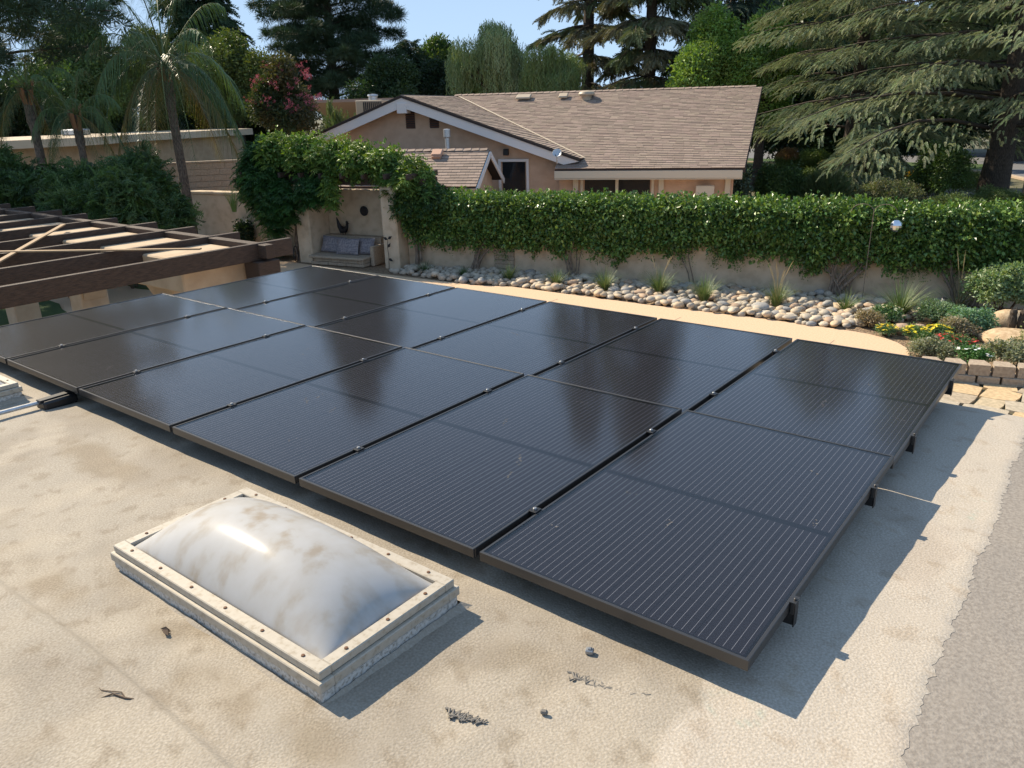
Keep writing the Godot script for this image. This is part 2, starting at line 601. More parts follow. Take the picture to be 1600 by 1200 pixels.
# ------------------------------------------------------------------ scene
const CAM := Vector3(0.60951, 4.19993, 1.83259)
const SUN := Vector3(1.2, -1.0, 0.03)          # the way the light travels
const WALL_A := Vector3(-15.36, 0, -13.87)     # garden wall: origin and turn of its own axes
const WALL_TURN := 0.2172
const HOUSE := Vector3(-15.003, 0, -20.706)
const HOUSE_TURN := 0.4119

func gl(x: float, y: float, z: float) -> Vector3:   # along the garden wall, up, out of its face
	return WALL_A + Vector3(x * 0.9764 + z * 0.2155, y, -x * 0.2155 + z * 0.9764)

func _ready() -> void:
	rng.seed = 20240611
	var cam := Camera3D.new()
	cam.name = "camera"
	cam.transform = Transform3D(Basis(Vector3(0.791413, -0.024617, -0.610786), Vector3(-0.18621, 0.941992, -0.279243), Vector3(0.58223, 0.334731, 0.74092)).orthonormalized(), CAM)
	cam.fov = 52.56
	cam.near = 0.05
	cam.far = 900.0
	add_child(cam)
	cam.current = true

	var env := Environment.new()
	env.background_mode = Environment.BG_SKY
	var sky := Sky.new()
	var sm := ProceduralSkyMaterial.new()
	sm.sky_top_color = lin(0.19, 0.29, 0.455)
	sm.sky_horizon_color = lin(0.385, 0.53, 0.70)
	sm.sky_curve = 0.2
	sm.ground_horizon_color = lin(0.30, 0.30, 0.27)
	sm.ground_bottom_color = lin(0.16, 0.15, 0.12)
	sm.sun_angle_max = 25.0
	sm.sun_curve = 0.12
	sm.energy_multiplier = 1.0
	sky.sky_material = sm
	env.sky = sky
	env.tonemap_mode = Environment.TONE_MAPPER_LINEAR
	env.tonemap_exposure = 1.6
	env.sdfgi_enabled = true
	env.ssao_enabled = true
	env.ssil_enabled = true
	var we := WorldEnvironment.new()
	we.name = "environment"
	we.environment = env
	add_child(we)

	var sun := DirectionalLight3D.new()
	sun.name = "sun"
	sun.look_at_from_position(-SUN * 50.0, Vector3.ZERO, Vector3.UP)
	sun.light_color = Color(1.0, 0.94, 0.84)
	sun.light_energy = 1.6
	sun.light_angular_distance = 0.5
	sun.shadow_enabled = true
	add_child(sun)

	make_materials()
	make_pieces()
	build_ground()
	build_own_house()
	build_panels()
	build_roof_things()
	build_pergola()
	build_garden_wall()
	build_ivy()
	build_bench()
	build_bed()
	build_neighbour_house()
	build_flat_house()
	build_palms()
	build_trees()
	build_far_garden()

func make_materials() -> void:
	var fine := noise_image(512, 0.09, 3, 11)
	var coarse := noise_image(512, 0.012, 4, 12)
	M.roof_coat = rough_mat(noise_image(1024, 0.13, 4, 3), [[0.2, Color(0.345, 0.30, 0.24)], [0.45, Color(0.405, 0.355, 0.29)], [0.6, Color(0.43, 0.38, 0.315)], [0.8, Color(0.49, 0.44, 0.375)]], 1.6, noise_image(1024, 0.15, 4, 4), 0.15)
	M.roof_coat.vertex_color_use_as_albedo = true
	M.roof_coat_plain = rough_mat(noise_image(512, 0.03, 4, 13), [[0.2, Color(0.46, 0.36, 0.25)], [0.8, Color(0.58, 0.48, 0.36)]], 4.0, null, 0)
	M.roof_grey = rough_mat(noise_image(512, 0.08, 4, 5), [[0.2, Color(0.20, 0.175, 0.15)], [0.8, Color(0.29, 0.26, 0.225)]], 0.9, noise_image(512, 0.16, 3, 6), 0.14)
	M.stucco = rough_mat(coarse.duplicate(), [[0.2, Color(0.43, 0.32, 0.21)], [0.8, Color(0.50, 0.385, 0.26)]], 2.5, fine.duplicate(), 0.3)
	M.wall_stucco = rough_mat(noise_image(512, 0.015, 5, 21), [[0.15, Color(0.50, 0.385, 0.265)], [0.5, Color(0.62, 0.49, 0.345)], [0.85, Color(0.66, 0.53, 0.385)]], 3.0, fine.duplicate(), 0.35)
	M.house_stucco = rough_mat(noise_image(512, 0.015, 4, 23), [[0.2, Color(0.52, 0.345, 0.235)], [0.8, Color(0.60, 0.41, 0.285)]], 3.0, fine.duplicate(), 0.3)
	M.trim = mat(0.70, 0.66, 0.64, 0.6)
	M.cream_trim = mat(0.58, 0.50, 0.38, 0.6)
	M.patio = rough_mat(noise_image(512, 0.05, 5, 25), [[0.2, Color(0.55, 0.38, 0.24)], [0.8, Color(0.65, 0.465, 0.305)]], 1.2, fine.duplicate(), 0.2)
	M.dirt = rough_mat(noise_image(512, 0.03, 5, 27), [[0.2, Color(0.14, 0.09, 0.055)], [0.55, Color(0.24, 0.165, 0.10)], [0.85, Color(0.34, 0.25, 0.16)]], 1.5, noise_image(512, 0.06, 4, 28), 2.5)
	M.ground = rough_mat(noise_image(512, 0.02, 5, 29), [[0.2, Color(0.07, 0.075, 0.035)], [0.8, Color(0.15, 0.13, 0.075)]], 5.0, null, 0)
	M.lawn = rough_mat(noise_image(512, 0.07, 4, 31), [[0.2, Color(0.03, 0.07, 0.015)], [0.8, Color(0.09, 0.15, 0.035)]], 1.2, noise_image(512, 0.1, 3, 32), 4.0)
	M.asphalt = rough_mat(noise_image(256, 0.1, 3, 33), [[0.2, Color(0.13, 0.13, 0.135)], [0.8, Color(0.18, 0.18, 0.185)]], 1.0, null, 0)
	M.block = rough_mat(noise_image(256, 0.05, 4, 35), [[0.2, Color(0.33, 0.25, 0.18)], [0.8, Color(0.46, 0.37, 0.27)]], 0.8, fine.duplicate(), 0.8)
	M.flag = []
	for c in [Color(0.50, 0.40, 0.26), Color(0.46, 0.39, 0.29), Color(0.58, 0.42, 0.24), Color(0.42, 0.34, 0.24)]:
		M.flag.append(rough_mat(noise_image(256, 0.03, 4, 37), [[0.2, c * 0.8], [0.8, c * 1.1]], 0.7, fine.duplicate(), 0.5))
	M.bark = bark(41, Color(0.10, 0.075, 0.055), Color(0.035, 0.027, 0.02))
	M.palm_bark = bark(43, Color(0.19, 0.15, 0.115), Color(0.06, 0.045, 0.035))
	M.vine_bark = bark(45, Color(0.32, 0.25, 0.19), Color(0.12, 0.09, 0.065))
	M.twig = mat(0.09, 0.06, 0.04)
	M.leaf_base = mat(0.26, 0.13, 0.06)
	M.leaf = leaf_mat(0.5, 0.75)
	M.ivy = leaf_mat(0.36, 0.7)
	M.needle = leaf_mat(0.6, 0.5)
	M.vleaf = leaf_mat(0.55, 0.5)
	M.frond = leaf_mat(0.42, 0.6)
	M.petal = leaf_mat(0.7, 0.4)
	M.wood = rough_mat(noise_image(512, 0.02, 4, 47), [[0.2, Color(0.035, 0.022, 0.015)], [0.8, Color(0.075, 0.047, 0.032)]], 1.0, noise_image(512, 0.04, 3, 48), 0.4, 0.75)
	M.wood.uv1_scale = Vector3(6, 6, 0.7)
	M.batten = mat(0.34, 0.23, 0.13, 0.8)
	# solar panels
	M.frame = mat(0.085, 0.082, 0.08, 0.35, 0.7)
	M.backsheet = mat(0.006, 0.006, 0.007, 0.6)
	M.cell = mat(0.014, 0.0125, 0.0155, 0.45)
	M.busbar = mat(0.25, 0.25, 0.275, 0.5, 0.2)
	M.glass = StandardMaterial3D.new()
	M.glass.albedo_color = Color(0.1, 0.11, 0.13, 0.03)
	M.glass.transparency = BaseMaterial3D.TRANSPARENCY_ALPHA
	M.glass.roughness = 0.1
	for k in [M.backsheet, M.cell]: k.metallic_specular = 0.15
	M.black_rail = mat(0.012, 0.012, 0.013, 0.45)
	M.dust = mat(0.13, 0.125, 0.12, 0.9)
	M.steel = mat(0.32, 0.33, 0.34, 0.45, 0.7)
	M.galvanised = rough_mat(noise_image(256, 0.05, 3, 51), [[0.2, Color(0.42, 0.44, 0.46)], [0.8, Color(0.56, 0.58, 0.60)]], 0.4, null, 0, 0.35)
	M.galvanised.metallic = 0.6
	# skylights
	M.dome = rough_mat(noise_image(1024, 0.011, 5, 53), [[0.10, Color(0.30, 0.25, 0.19)], [0.30, Color(0.36, 0.335, 0.30)], [0.42, Color(0.395, 0.385, 0.37)], [0.8, Color(0.42, 0.415, 0.41)]], 1.7, null, 0, 0.5, false)
	M.dome.metallic_specular = 0.15
	M.dome.clearcoat_enabled = true
	M.dome.clearcoat = 0.35
	M.dome.clearcoat_roughness = 0.14
	M.bronze = rough_mat(noise_image(512, 0.03, 5, 55), [[0.15, Color(0.32, 0.27, 0.20)], [0.38, Color(0.40, 0.355, 0.285)], [0.8, Color(0.43, 0.385, 0.315)]], 0.5, null, 0, 0.5)
	M.curb = rough_mat(noise_image(512, 0.05, 5, 57), [[0.15, Color(0.25, 0.22, 0.18)], [0.45, Color(0.47, 0.45, 0.41)], [0.8, Color(0.58, 0.56, 0.52)]], 0.5, noise_image(256, 0.06, 4, 58), 0.2)
	M.rust = mat(0.13, 0.06, 0.03, 0.8)
	M.sealant = mat(0.16, 0.145, 0.125, 0.75)
	M.dark = mat(0.02, 0.02, 0.02, 0.6)
	M.window = mat(0.015, 0.017, 0.02, 0.08)
	M.pane = StandardMaterial3D.new()
	M.pane.albedo_color = Color(0.8, 0.85, 0.9, 0.12)
	M.pane.transparency = BaseMaterial3D.TRANSPARENCY_ALPHA
	M.pane.roughness = 0.03
	M.louvre = mat(0.10, 0.05, 0.035, 0.7)
	M.shingle = StandardMaterial3D.new()
	M.shingle.albedo_texture = ramp_tex(noise_image(512, 0.12, 3, 61), [[0.2, Color(0.75, 0.75, 0.75)], [0.8, Color(1, 1, 1)]])
	M.shingle.uv1_triplanar = true
	M.shingle.uv1_world_triplanar = true
	M.shingle.uv1_scale = Vector3.ONE * 1.7
	M.shingle.vertex_color_use_as_albedo = true
	M.shingle.roughness = 0.95
	M.shingles = []
	for k in 4:
		var s: StandardMaterial3D = M.shingle.duplicate()
		s.vertex_color_use_as_albedo = false
		s.albedo_color = lin(0.30 + 0.025 * k, 0.23 + 0.018 * k, 0.185 + 0.015 * k)
		M.shingles.append(s)
	M.valley = mat(0.55, 0.45, 0.33, 0.6)
	M.drip = mat(0.03, 0.02, 0.018, 0.7)
	M.pink_vent = mat(0.50, 0.29, 0.20, 0.7)
	M.tan_metal = mat(0.44, 0.36, 0.26, 0.5)
	M.cushion = rough_mat(noise_image(256, 0.035, 2, 63, FastNoiseLite.TYPE_CELLULAR), [[0.1, Color(0.10, 0.10, 0.13)], [0.4, Color(0.22, 0.20, 0.22)], [0.8, Color(0.34, 0.31, 0.31)]], 0.5, null, 0, 0.95)
	M.iron = mat(0.03, 0.028, 0.03, 0.55, 0.4)
	M.rocks = []
	for c in [Color(0.50, 0.40, 0.28), Color(0.44, 0.38, 0.30), Color(0.54, 0.41, 0.27), Color(0.36, 0.34, 0.31), Color(0.44, 0.31, 0.21), Color(0.58, 0.49, 0.37)]:
		M.rocks.append(rough_mat(noise_image(128, 0.05, 4, 65), [[0.2, c * 0.78], [0.8, c * 1.08]], 0.35, null, 0, 0.75))
	M.boulder = rough_mat(noise_image(256, 0.03, 5, 67), [[0.2, Color(0.38, 0.26, 0.15)], [0.8, Color(0.58, 0.44, 0.28)]], 1.0, fine.duplicate(), 1.0)
	M.mirror = mat(0.75, 0.77, 0.8, 0.12, 1.0)
	M.terracotta = mat(0.42, 0.2, 0.11, 0.8)

var P := {}
func make_pieces() -> void:
	P.broad = clump(26, 0.30, 0.15, 0.085)
	P.fine = clump(34, 0.30, 0.11, 0.05)
	P.ivy = clump(12, 0.16, 0.095, 0.066, 0.15)
	P.ivy2 = clump(11, 0.18, 0.09, 0.062, 0.1)
	P.small = clump(16, 0.07, 0.045, 0.016)
	P.smallround = clump(16, 0.08, 0.04, 0.026)
	P.box = clump(26, 0.10, 0.04, 0.026)
	P.pin = pinnate(5, 0.30, 0.11)
	P.cedar = spray(26, 0.62, 0.115, 0.019, 0.4)
	P.red = spray(12, 0.7, 0.24, 0.045, 0.45)
	P.pine = tuft(46, 0.32, 0.018)
	P.willow = strand(26, 1.3, 0.17, 0.03)

# ------------------------------------------------------------------ ground
func sheet(poly: PackedVector2Array, y: float, th := 0.05) -> ArrayMesh:   # polygon in (x, z), top at y
	var b := MB.new()
	var q := PackedVector2Array()
	for p in poly: q.append(Vector2(p.x, -p.y))
	b.prism(q, Transform3D(Basis(Vector3.RIGHT, -PI / 2), Vector3(0, y, 0)), th)
	return b.mesh()

func build_ground() -> void:
	var b := MB.new()
	b.quad(Vector3(-420, 0, -420), Vector3(420, 0, -420), Vector3(420, 0, 300), Vector3(-420, 0, 300), Vector3.UP)
	structure("ground", b.mesh(), M.ground, Vector3(0, -0.06, 0))
	# patio: a tan concrete apron that ends against the rock bed, round at its far right corner
	var pp := PackedVector2Array([Vector2(-23, -3.0), Vector2(-23, -12.2), Vector2(-15.2, -12.6), Vector2(-12.0, -12.85), Vector2(-11.1, -13.2), Vector2(-7.6, -13.3), Vector2(-4.8, -13.5)])
	for k in 7:
		var a := k / 6.0 * PI / 2
		pp.append(Vector2(-3.1 + 1.25 * sin(a), -12.3 - 1.2 * cos(a)))
	pp.append_array([Vector2(-1.7, -11.2), Vector2(-1.5, -3.0)])
	var patio := structure("patio", sheet(pp, 0.0, 0.12), M.patio)
	for x in [-12.5, -9.4, -6.3, -3.2]:     # tooled joints, real slots filled darker
		var j := MB.new()
		j.bx(x - 0.006, x + 0.006, -0.004, 0.004, -12.7, -4.0)
		part(patio, "joint", j.mesh(), M.block)
	var bed := PackedVector2Array([Vector2(-24, -12.0), Vector2(-24, -19.5), Vector2(6, -19.5), Vector2(6, -11.7), Vector2(-1.6, -11.5), Vector2(-1.75, -12.4), Vector2(-3, -13.4), Vector2(-11, -13.1), Vector2(-15.2, -12.5)])
	structure("planting_bed", sheet(bed, -0.015, 0.03), M.dirt)
	for l in [[Vector2(-19.6, -4.9), 2.1, 1.0], [Vector2(-19.7, -8.35), 1.5, 0.42], [Vector2(-15.5, -5.4), 1.8, 1.1]]:
		var poly := PackedVector2Array()
		for k in 18:
			var a := TAU * k / 18.0
			poly.append(l[0] + Vector2(cos(a) * l[1], sin(a) * l[2]) * (1.0 + 0.08 * sin(k * 2.0)))
		structure("lawn", sheet(poly, 0.03, 0.05), M.lawn)
	# flagstones right of the patio
	var fl := structure("flagstone_paving", sheet(PackedVector2Array([Vector2(-1.35, -2.5), Vector2(-1.35, -11.6), Vector2(7, -13.4), Vector2(7, -2.5)]), -0.022, 0.05), M.ground)
	var stones: Array = [[[-1.03, -11.72], [-0.85, -11.73], [-0.66, -11.40], [-0.82, -11.32], [-0.95, -11.37]]]
	var zs := [-11.75, -11.35, -10.9, -10.45, -9.9, -9.4, -8.8, -8.1, -7.3, -6.4, -5.4]
	for r in zs.size() - 1:
		var x := -1.3 + 0.25 * rng.randf() if r > 0 else -0.62
		while x < 4.5:
			var w := rng.randf_range(0.34, 0.62)
			var g := 0.016
			var z0: float = zs[r] + g - 0.12 * x * 0.3
			var z1: float = zs[r + 1] - g - 0.12 * x * 0.3
			var sk := rng.randf_range(-0.06, 0.06)
			var jj := func() -> float: return rng.randf_range(-0.055, 0.055) * 0.6
			stones.append([[x + g + sk, z0 + jj.call()], [x + w * 0.5, z0 - 0.03 + jj.call()], [x + w - g + sk * 0.3, z0 + jj.call()], [x + w - g, (z0 + z1) / 2 + jj.call()], [x + w - g - sk, z1 + jj.call()], [x + w * 0.45, z1 + 0.03 + jj.call()], [x + g - sk * 0.3, z1 + jj.call()]])
			x += w
	for s in stones:
		var b2 := MB.new()
		var y := 0.012 + rng.randf_range(-0.004, 0.006)
		var poly: Array = []
		for q in s: poly.append(Vector3(q[0], y, q[1]))
		b2.slab(poly, Vector3.UP, 0.03)
		part(fl, "flagstone", b2.mesh(), M.flag[rng.randi() % 4])
	structure("neighbour_patio", sheet(PackedVector2Array([Vector2(-26, -12.2), Vector2(-25.5, -20.0), Vector2(-16, -22.5), Vector2(-6, -26.5), Vector2(-2, -19.0), Vector2(-15, -14.9)]), -0.005, 0.05), M.patio)
	# beyond the wall: lawn, street, kerb
	structure("front_lawn", sheet(PackedVector2Array([Vector2(-40, -46), Vector2(-8, -44), Vector2(-6, -58), Vector2(-45, -62)]), 0.0, 0.05), M.lawn)
	structure("neighbour_yard", sheet(PackedVector2Array([Vector2(-9, -22), Vector2(14, -22), Vector2(14, -43), Vector2(-12, -43)]), -0.01, 0.04), M.ground)
	var road := structure("street", sheet(PackedVector2Array([Vector2(-70, -66), Vector2(-6, -52), Vector2(0, -40), Vector2(40, -40), Vector2(40, -56), Vector2(-4, -68), Vector2(-70, -80)]), -0.02, 0.03), M.asphalt)
	var kb := MB.new()
	kb.bar(Vector3(-70, 0.02, -66), Vector3(-6, 0.02, -52), 0.3, 0.15, 0.02)
	kb.bar(Vector3(-6, 0.02, -52), Vector3(0, 0.02, -40), 0.3, 0.15, 0.02)
	part(road, "kerb", kb.mesh(), M.block)

# ------------------------------------------------------------------ own house, roof
var und := FastNoiseLite.new()
var und2 := FastNoiseLite.new()
var stain := FastNoiseLite.new()

func roof_y(x: float, z: float) -> float:
	var y := 2.572 + 0.03 * z
	var sz := z + 0.012 * sin(x * 3.0) - 1.08
	y += 0.016 * smoothstep(-0.03, 0.0, sz) + 0.010 * exp(-pow(sz / 0.018, 2.0))
	if z < -3.0: y += (z + 3.0) * 0.16
	return y

func roof_grid(x0: float, x1f: Callable, z0: float, z1: float, nx: int, nz: int, lift: float, amp: float, colour: bool) -> ArrayMesh:
	var v := PackedVector3Array()
	var nn := PackedVector3Array()
	var cc := PackedColorArray()
	var ix := PackedInt32Array()
	for j in nz + 1:
		var z := lerpf(z0, z1, float(j) / nz)
		var x1: float = x1f.call(z)
		for i in nx + 1:
			var x := lerpf(x0, x1, float(i) / nx)
			var a := und.get_noise_2d(x, z)
			var y := roof_y(x, z) + lift + amp * (a * 0.010 + und2.get_noise_2d(x, z) * 0.0022)
			if i == nx and lift > 0.0: y -= lift + 0.003
			v.append(Vector3(x, y, z))
			nn.append(Vector3.UP)
			if colour:
				var s := stain.get_noise_2d(x, z) * 0.5 + 0.5
				var k := 0.0
				for q in [[-1.73, 0.80, 0.40, 0.16], [-1.30, 0.92, 0.30, 0.10], [-0.60, 0.27, 0.22, 0.2], [-0.86, 0.86, 0.2, 0.12], [-3.2, 0.30, 0.7, 0.16], [-0.75, 0.45, 0.16, 0.16], [-2.4, 0.95, 0.5, 0.1]]:
					k = maxf(k, 1.0 - Vector2((x - q[0]) / q[2], (z - q[1]) / q[3]).length())
				k = clampf((k * 0.9 + s - 0.62) * 2.2, 0, 1)        # patchy dirt with ragged outlines
				var c := Color(1, 1, 1).lerp(Color(0.72, 0.65, 0.54), k * 0.75)
				c = c.lerp(Color(0.78, 0.76, 0.74), clampf(und.get_noise_2d(x * 0.9 + 9.0, z * 0.9) * 1.5 + 0.25, 0, 0.85))
				c = c.lerp(Color(1.12, 1.11, 1.09), clampf(stain.get_noise_2d(x * 0.5 + 30.0, z * 0.5) * 2.5 - 0.1, 0, 0.8))
				c = c.lerp(Color(0.62, 0.56, 0.48), clampf((stain.get_noise_2d(x * 2.2 - 7.0, z * 2.2) - 0.27) * 3.0, 0, 0.5))
				var newer := smoothstep(-0.02, 0.02, x + 0.12 + 0.06 * stain.get_noise_2d(x, z) - 0.10 * z)      # a fresher coat towards the right
				c *= Color(0.78, 0.775, 0.755).lerp(Color(1.10, 1.10, 1.11), newer)
				var ring := Vector2((x + 0.01) / 0.075, (z - 0.06) / 0.06).length()       # blue chalk marks
				var chalk := clampf(1.0 - absf(ring - 1.0) * 4.0, 0, 1) * clampf(und2.get_noise_2d(x * 6.0, z * 6.0) * 2.0 + 0.7, 0, 1)
				chalk = maxf(chalk, clampf(1.0 - absf(x - 0.345 + 0.1 * (z + 1.7)) * 60.0, 0, 1) * (1.0 if absf(z + 1.7) < 0.14 else 0.0) * clampf(und2.get_noise_2d(x * 6.0, z * 6.0) * 2.0 + 0.5, 0, 1))
				c = c.lerp(Color(0.72, 1.0, 1.25), chalk * 0.6)
				cc.append(c)
	var w := nx + 1
	for j in nz + 1:
		for i in nx + 1:
			var l := v[j * w + maxi(i - 1, 0)]
			var r := v[j * w + mini(i + 1, nx)]
			var u := v[maxi(j - 1, 0) * w + i]
			var d := v[mini(j + 1, nz) * w + i]
			nn[j * w + i] = (d - u).cross(r - l).normalized()
	for j in nz:
		for i in nx:
			var a := j * w + i
			ix.append_array([a, a + 1, a + w + 1, a, a + w + 1, a + w])
	var arr: Array = []
	arr.resize(Mesh.ARRAY_MAX)
	arr[Mesh.ARRAY_VERTEX] = v
	arr[Mesh.ARRAY_NORMAL] = nn
	if colour: arr[Mesh.ARRAY_COLOR] = cc
	arr[Mesh.ARRAY_INDEX] = ix
	var m := ArrayMesh.new()
	m.add_surface_from_arrays(Mesh.PRIMITIVE_TRIANGLES, arr)
	return m

func build_own_house() -> void:
	und.seed = 5; und.frequency = 1.1; und.fractal_octaves = 3
	und2.seed = 6; und2.frequency = 5.5; und2.fractal_octaves = 3
	stain.seed = 7; stain.frequency = 3.0; stain.fractal_octaves = 5
	var o := thing("flat_roofed_house", "stucco house under the pale coated flat roof that carries the solar panels", "house")
	var edge := func(z: float) -> float: return 0.42 + 0.02 * und2.get_noise_1d(z * 0.5) + 0.014 * und2.get_noise_1d(z * 3.0 + 50.0) + 0.016 * und2.get_noise_1d(z * 17.0 + 90.0)
	part(o, "roof_coating", roof_grid(-6.5, edge, -3.28, 1.9, 330, 330, 0.001, 1.0, true), M.roof_coat, Transform3D.IDENTITY, "pale sandy roof coating, stained and lumpy, with ragged edge")
	var far_edge := func(_z: float) -> float: return 0.42
	part(o, "roof_coating", roof_grid(-6.5, far_edge, 1.9, 6.0, 60, 40, 0.001, 1.0, true), M.roof_coat)
	var right := func(_z: float) -> float: return 1.4
	part(o, "bare_roofing", roof_grid(0.30, right, -3.28, 6.0, 55, 250, -0.004, 1.0, false), M.roof_grey, Transform3D.IDENTITY, "bare grey roofing beyond the edge of the pale coating")
	var right2 := func(_z: float) -> float: return 6.5
	part(o, "bare_roofing", roof_grid(1.4, right2, -3.28, 6.0, 60, 80, -0.004, 1.0, false), M.roof_grey)
	var f := MB.new()
	f.bx(-6.5, 6.5, 2.2, 2.39, -3.285, -3.25, 0.004)
	f.bx(-6.53, -6.5, 2.2, 2.47, -3.285, 6.0, 0.004)
	part(o, "fascia", f.mesh(), M.cream_trim)
	var w := MB.new()
	w.bx(-6.2, 6.2, 0.0, 2.40, -2.9, 6.0)
	part(o, "wall", w.mesh(), M.stucco)

# ------------------------------------------------------------------ solar panels
func build_panels() -> void:
	var W := 1.0
	var L := 1.684
	var fw := 0.011
	var fr := MB.new()
	fr.bx(-W, 0, -0.038, 0, -fw, 0, 0.0015)
	fr.bx(-W, 0, -0.038, 0, -L, -L + fw, 0.0015)
	fr.bx(-fw, 0, -0.038, -0.0003, -L + fw, -fw, 0.0015)
	fr.bx(-W, -W + fw, -0.038, -0.0003, -L + fw, -fw, 0.0015)
	var frame_m := fr.mesh()
	var bs := MB.new()
	bs.bx(-W + fw, -fw, -0.012, -0.0075, -L + fw, -fw)
	var back_m := bs.mesh()
	var ce := MB.new()
	var bb := MB.new()
	var cw := (W - 2 * fw - 0.022) / 6.0
	var ch := (L - 2 * fw - 0.030 - 0.024) / 20.0
	for i in 6:
		var x0 := -fw - 0.011 - cw * i - 0.001
		for j in 20:
			var z0 := -fw - 0.012 - ch * j - (0.030 if j >= 10 else 0.0)
			ce.quad(Vector3(x0, -0.0070, z0), Vector3(x0 - cw + 0.002, -0.0070, z0), Vector3(x0 - cw + 0.002, -0.0070, z0 - ch + 0.0015), Vector3(x0, -0.0070, z0 - ch + 0.0015), Vector3.UP)
		for k in 6:
			var x := x0 - (cw - 0.002) * (k + 0.5) / 6.0
			for h in 2:
				var za := -fw - 0.016 - h * (ch * 10 + 0.030)
				var zb := za - ch * 10 + 0.008
				bb.quad(Vector3(x - 0.00055, -0.0064, za), Vector3(x + 0.00055, -0.0064, za), Vector3(x + 0.00055, -0.0064, zb), Vector3(x - 0.00055, -0.0064, zb), Vector3.UP)
	var cell_m := ce.mesh()
	var bus_m := bb.mesh()
	var gp := MB.new()
	gp.quad(Vector3(-W + fw, -0.0025, -fw), Vector3(-fw, -0.0025, -fw), Vector3(-fw, -0.0025, -L + fw), Vector3(-W + fw, -0.0025, -L + fw), Vector3.UP)
	var glass_m := gp.mesh()
	var clamp_b := MB.new()
	clamp_b.box(Transform3D(Basis(), Vector3(0, 0.0, 0)), Vector3(0.036, 0.005, 0.042), 0.001)
	clamp_b.box(Transform3D(Basis(), Vector3(0, -0.022, 0)), Vector3(0.020, 0.045, 0.036), 0.001)
	var clamp_m := clamp_b.mesh()
	var bolt_b := MB.new()
	bolt_b.lathe(Vector3.ZERO, [Vector2(0.008, 0), Vector2(0.008, 0.006), Vector2(0.006, 0.008), Vector2(0.0, 0.008)], 8)
	var bolt_m := bolt_b.mesh()
	var order := ["at the right end", "second from the right", "third from the right", "third from the left", "second from the left", "at the left end"]
	for r in 2:
		for i in 6:
			var at := Vector3(-i * 1.02935, 2.698 if r == 0 else 2.6665, 0.0 if r == 0 else -1.6906)
			var o := thing("solar_panel", "black solar panel %s of the %s row" % [order[i], "front" if r == 0 else "back"] if i in [0, 5] else "black solar panel %s in the %s row" % [order[i], "front" if r == 0 else "back"], "solar panel", at, 0, "solar panels on the roof")
			part(o, "frame", frame_m, M.frame)
			part(o, "backsheet", back_m, M.backsheet)
			var c := part(o, "cells", cell_m, M.cell)
			c.set_meta("kind", "stuff")
			var bsb := part(o, "busbars", bus_m, M.busbar)
			bsb.set_meta("kind", "stuff")
			part(o, "glass", glass_m, M.glass)
			for k in rng.randi_range(2, 5):
				var dm := MB.new()
				var c0 := Vector3(rng.randf_range(-0.9, -0.1), -0.0019, rng.randf_range(-1.6, -0.1))
				var a0 := rng.randf() * TAU
				for j in rng.randi_range(3, 9):      # dried splashes, a few specks each
					var p := c0 + Vector3(cos(a0), 0, sin(a0)) * 0.012 * j + Vector3(rng.randf_range(-0.012, 0.012), 0, rng.randf_range(-0.012, 0.012))
					var rr := rng.randf_range(0.0015, 0.005)
					dm.slab([p + Vector3(rr, 0, 0), p + Vector3(rr * 0.3, 0, rr), p + Vector3(-rr * 1.4, 0, rr * 0.4), p + Vector3(-rr * 0.4, 0, -rr), p + Vector3(rr * 0.6, 0, -rr * 0.7)], Vector3.UP, 0.0004)
				part(o, "dust_specks", dm.mesh(), M.dust).set_meta("kind", "stuff")
			for z in [-0.36, -1.32]:
				if i < 5:
					var k := part(o, "clamp", clamp_m, M.black_rail, Transform3D(Basis(), Vector3(-1.0147, 0.003, z)))
					part(k, "bolt", bolt_m, M.steel, Transform3D(Basis(), Vector3(0, 0.0026, 0)))
				if i == 0:
					var k2 := part(o, "clamp", clamp_m, M.frame, Transform3D(Basis().scaled(Vector3(0.6, 1, 1)), Vector3(0.008, 0.003, z)))
					part(k2, "bolt", bolt_m, M.frame, Transform3D(Basis(), Vector3(0.004, 0.0026, 0)))
		# racking under the row
		for q in 2:
			var z: float = (0.0 if r == 0 else -1.6906) + [-0.36, -1.32][q]
			var top := (2.698 if r == 0 else 2.6665) - 0.039
			var o := thing("mounting_rail", "black mounting rail under the %s edge of the %s panel row" % [["front", "back"][q], ["front", "back"][r]], "rail", Vector3(0, 0, z), 0, "rails under the solar panels")
			var rb := MB.new()
			rb.bx(-6.2, 0.014, top - 0.045, top, -0.015, 0.015, 0.003)
			part(o, "rail", rb.mesh(), M.black_rail)
			var eb := MB.new()
			eb.bx(0.0135, 0.0175, top - 0.05, top + 0.034, -0.016, 0.016, 0.001)
			part(o, "end_cap", eb.mesh(), M.black_rail)
			for k in 5:
				var x := -0.35 - 1.4 * k
				var yb := roof_y(x, z) - 0.01
				var lb := MB.new()
				lb.bx(x - 0.03, x + 0.03, yb, yb + 0.012, -0.05, 0.05, 0.003)
				lb.bx(x - 0.025, x + 0.025, yb, top - 0.01, 0.0155, 0.022, 0.001)
				part(o, "foot", lb.mesh(), M.black_rail)

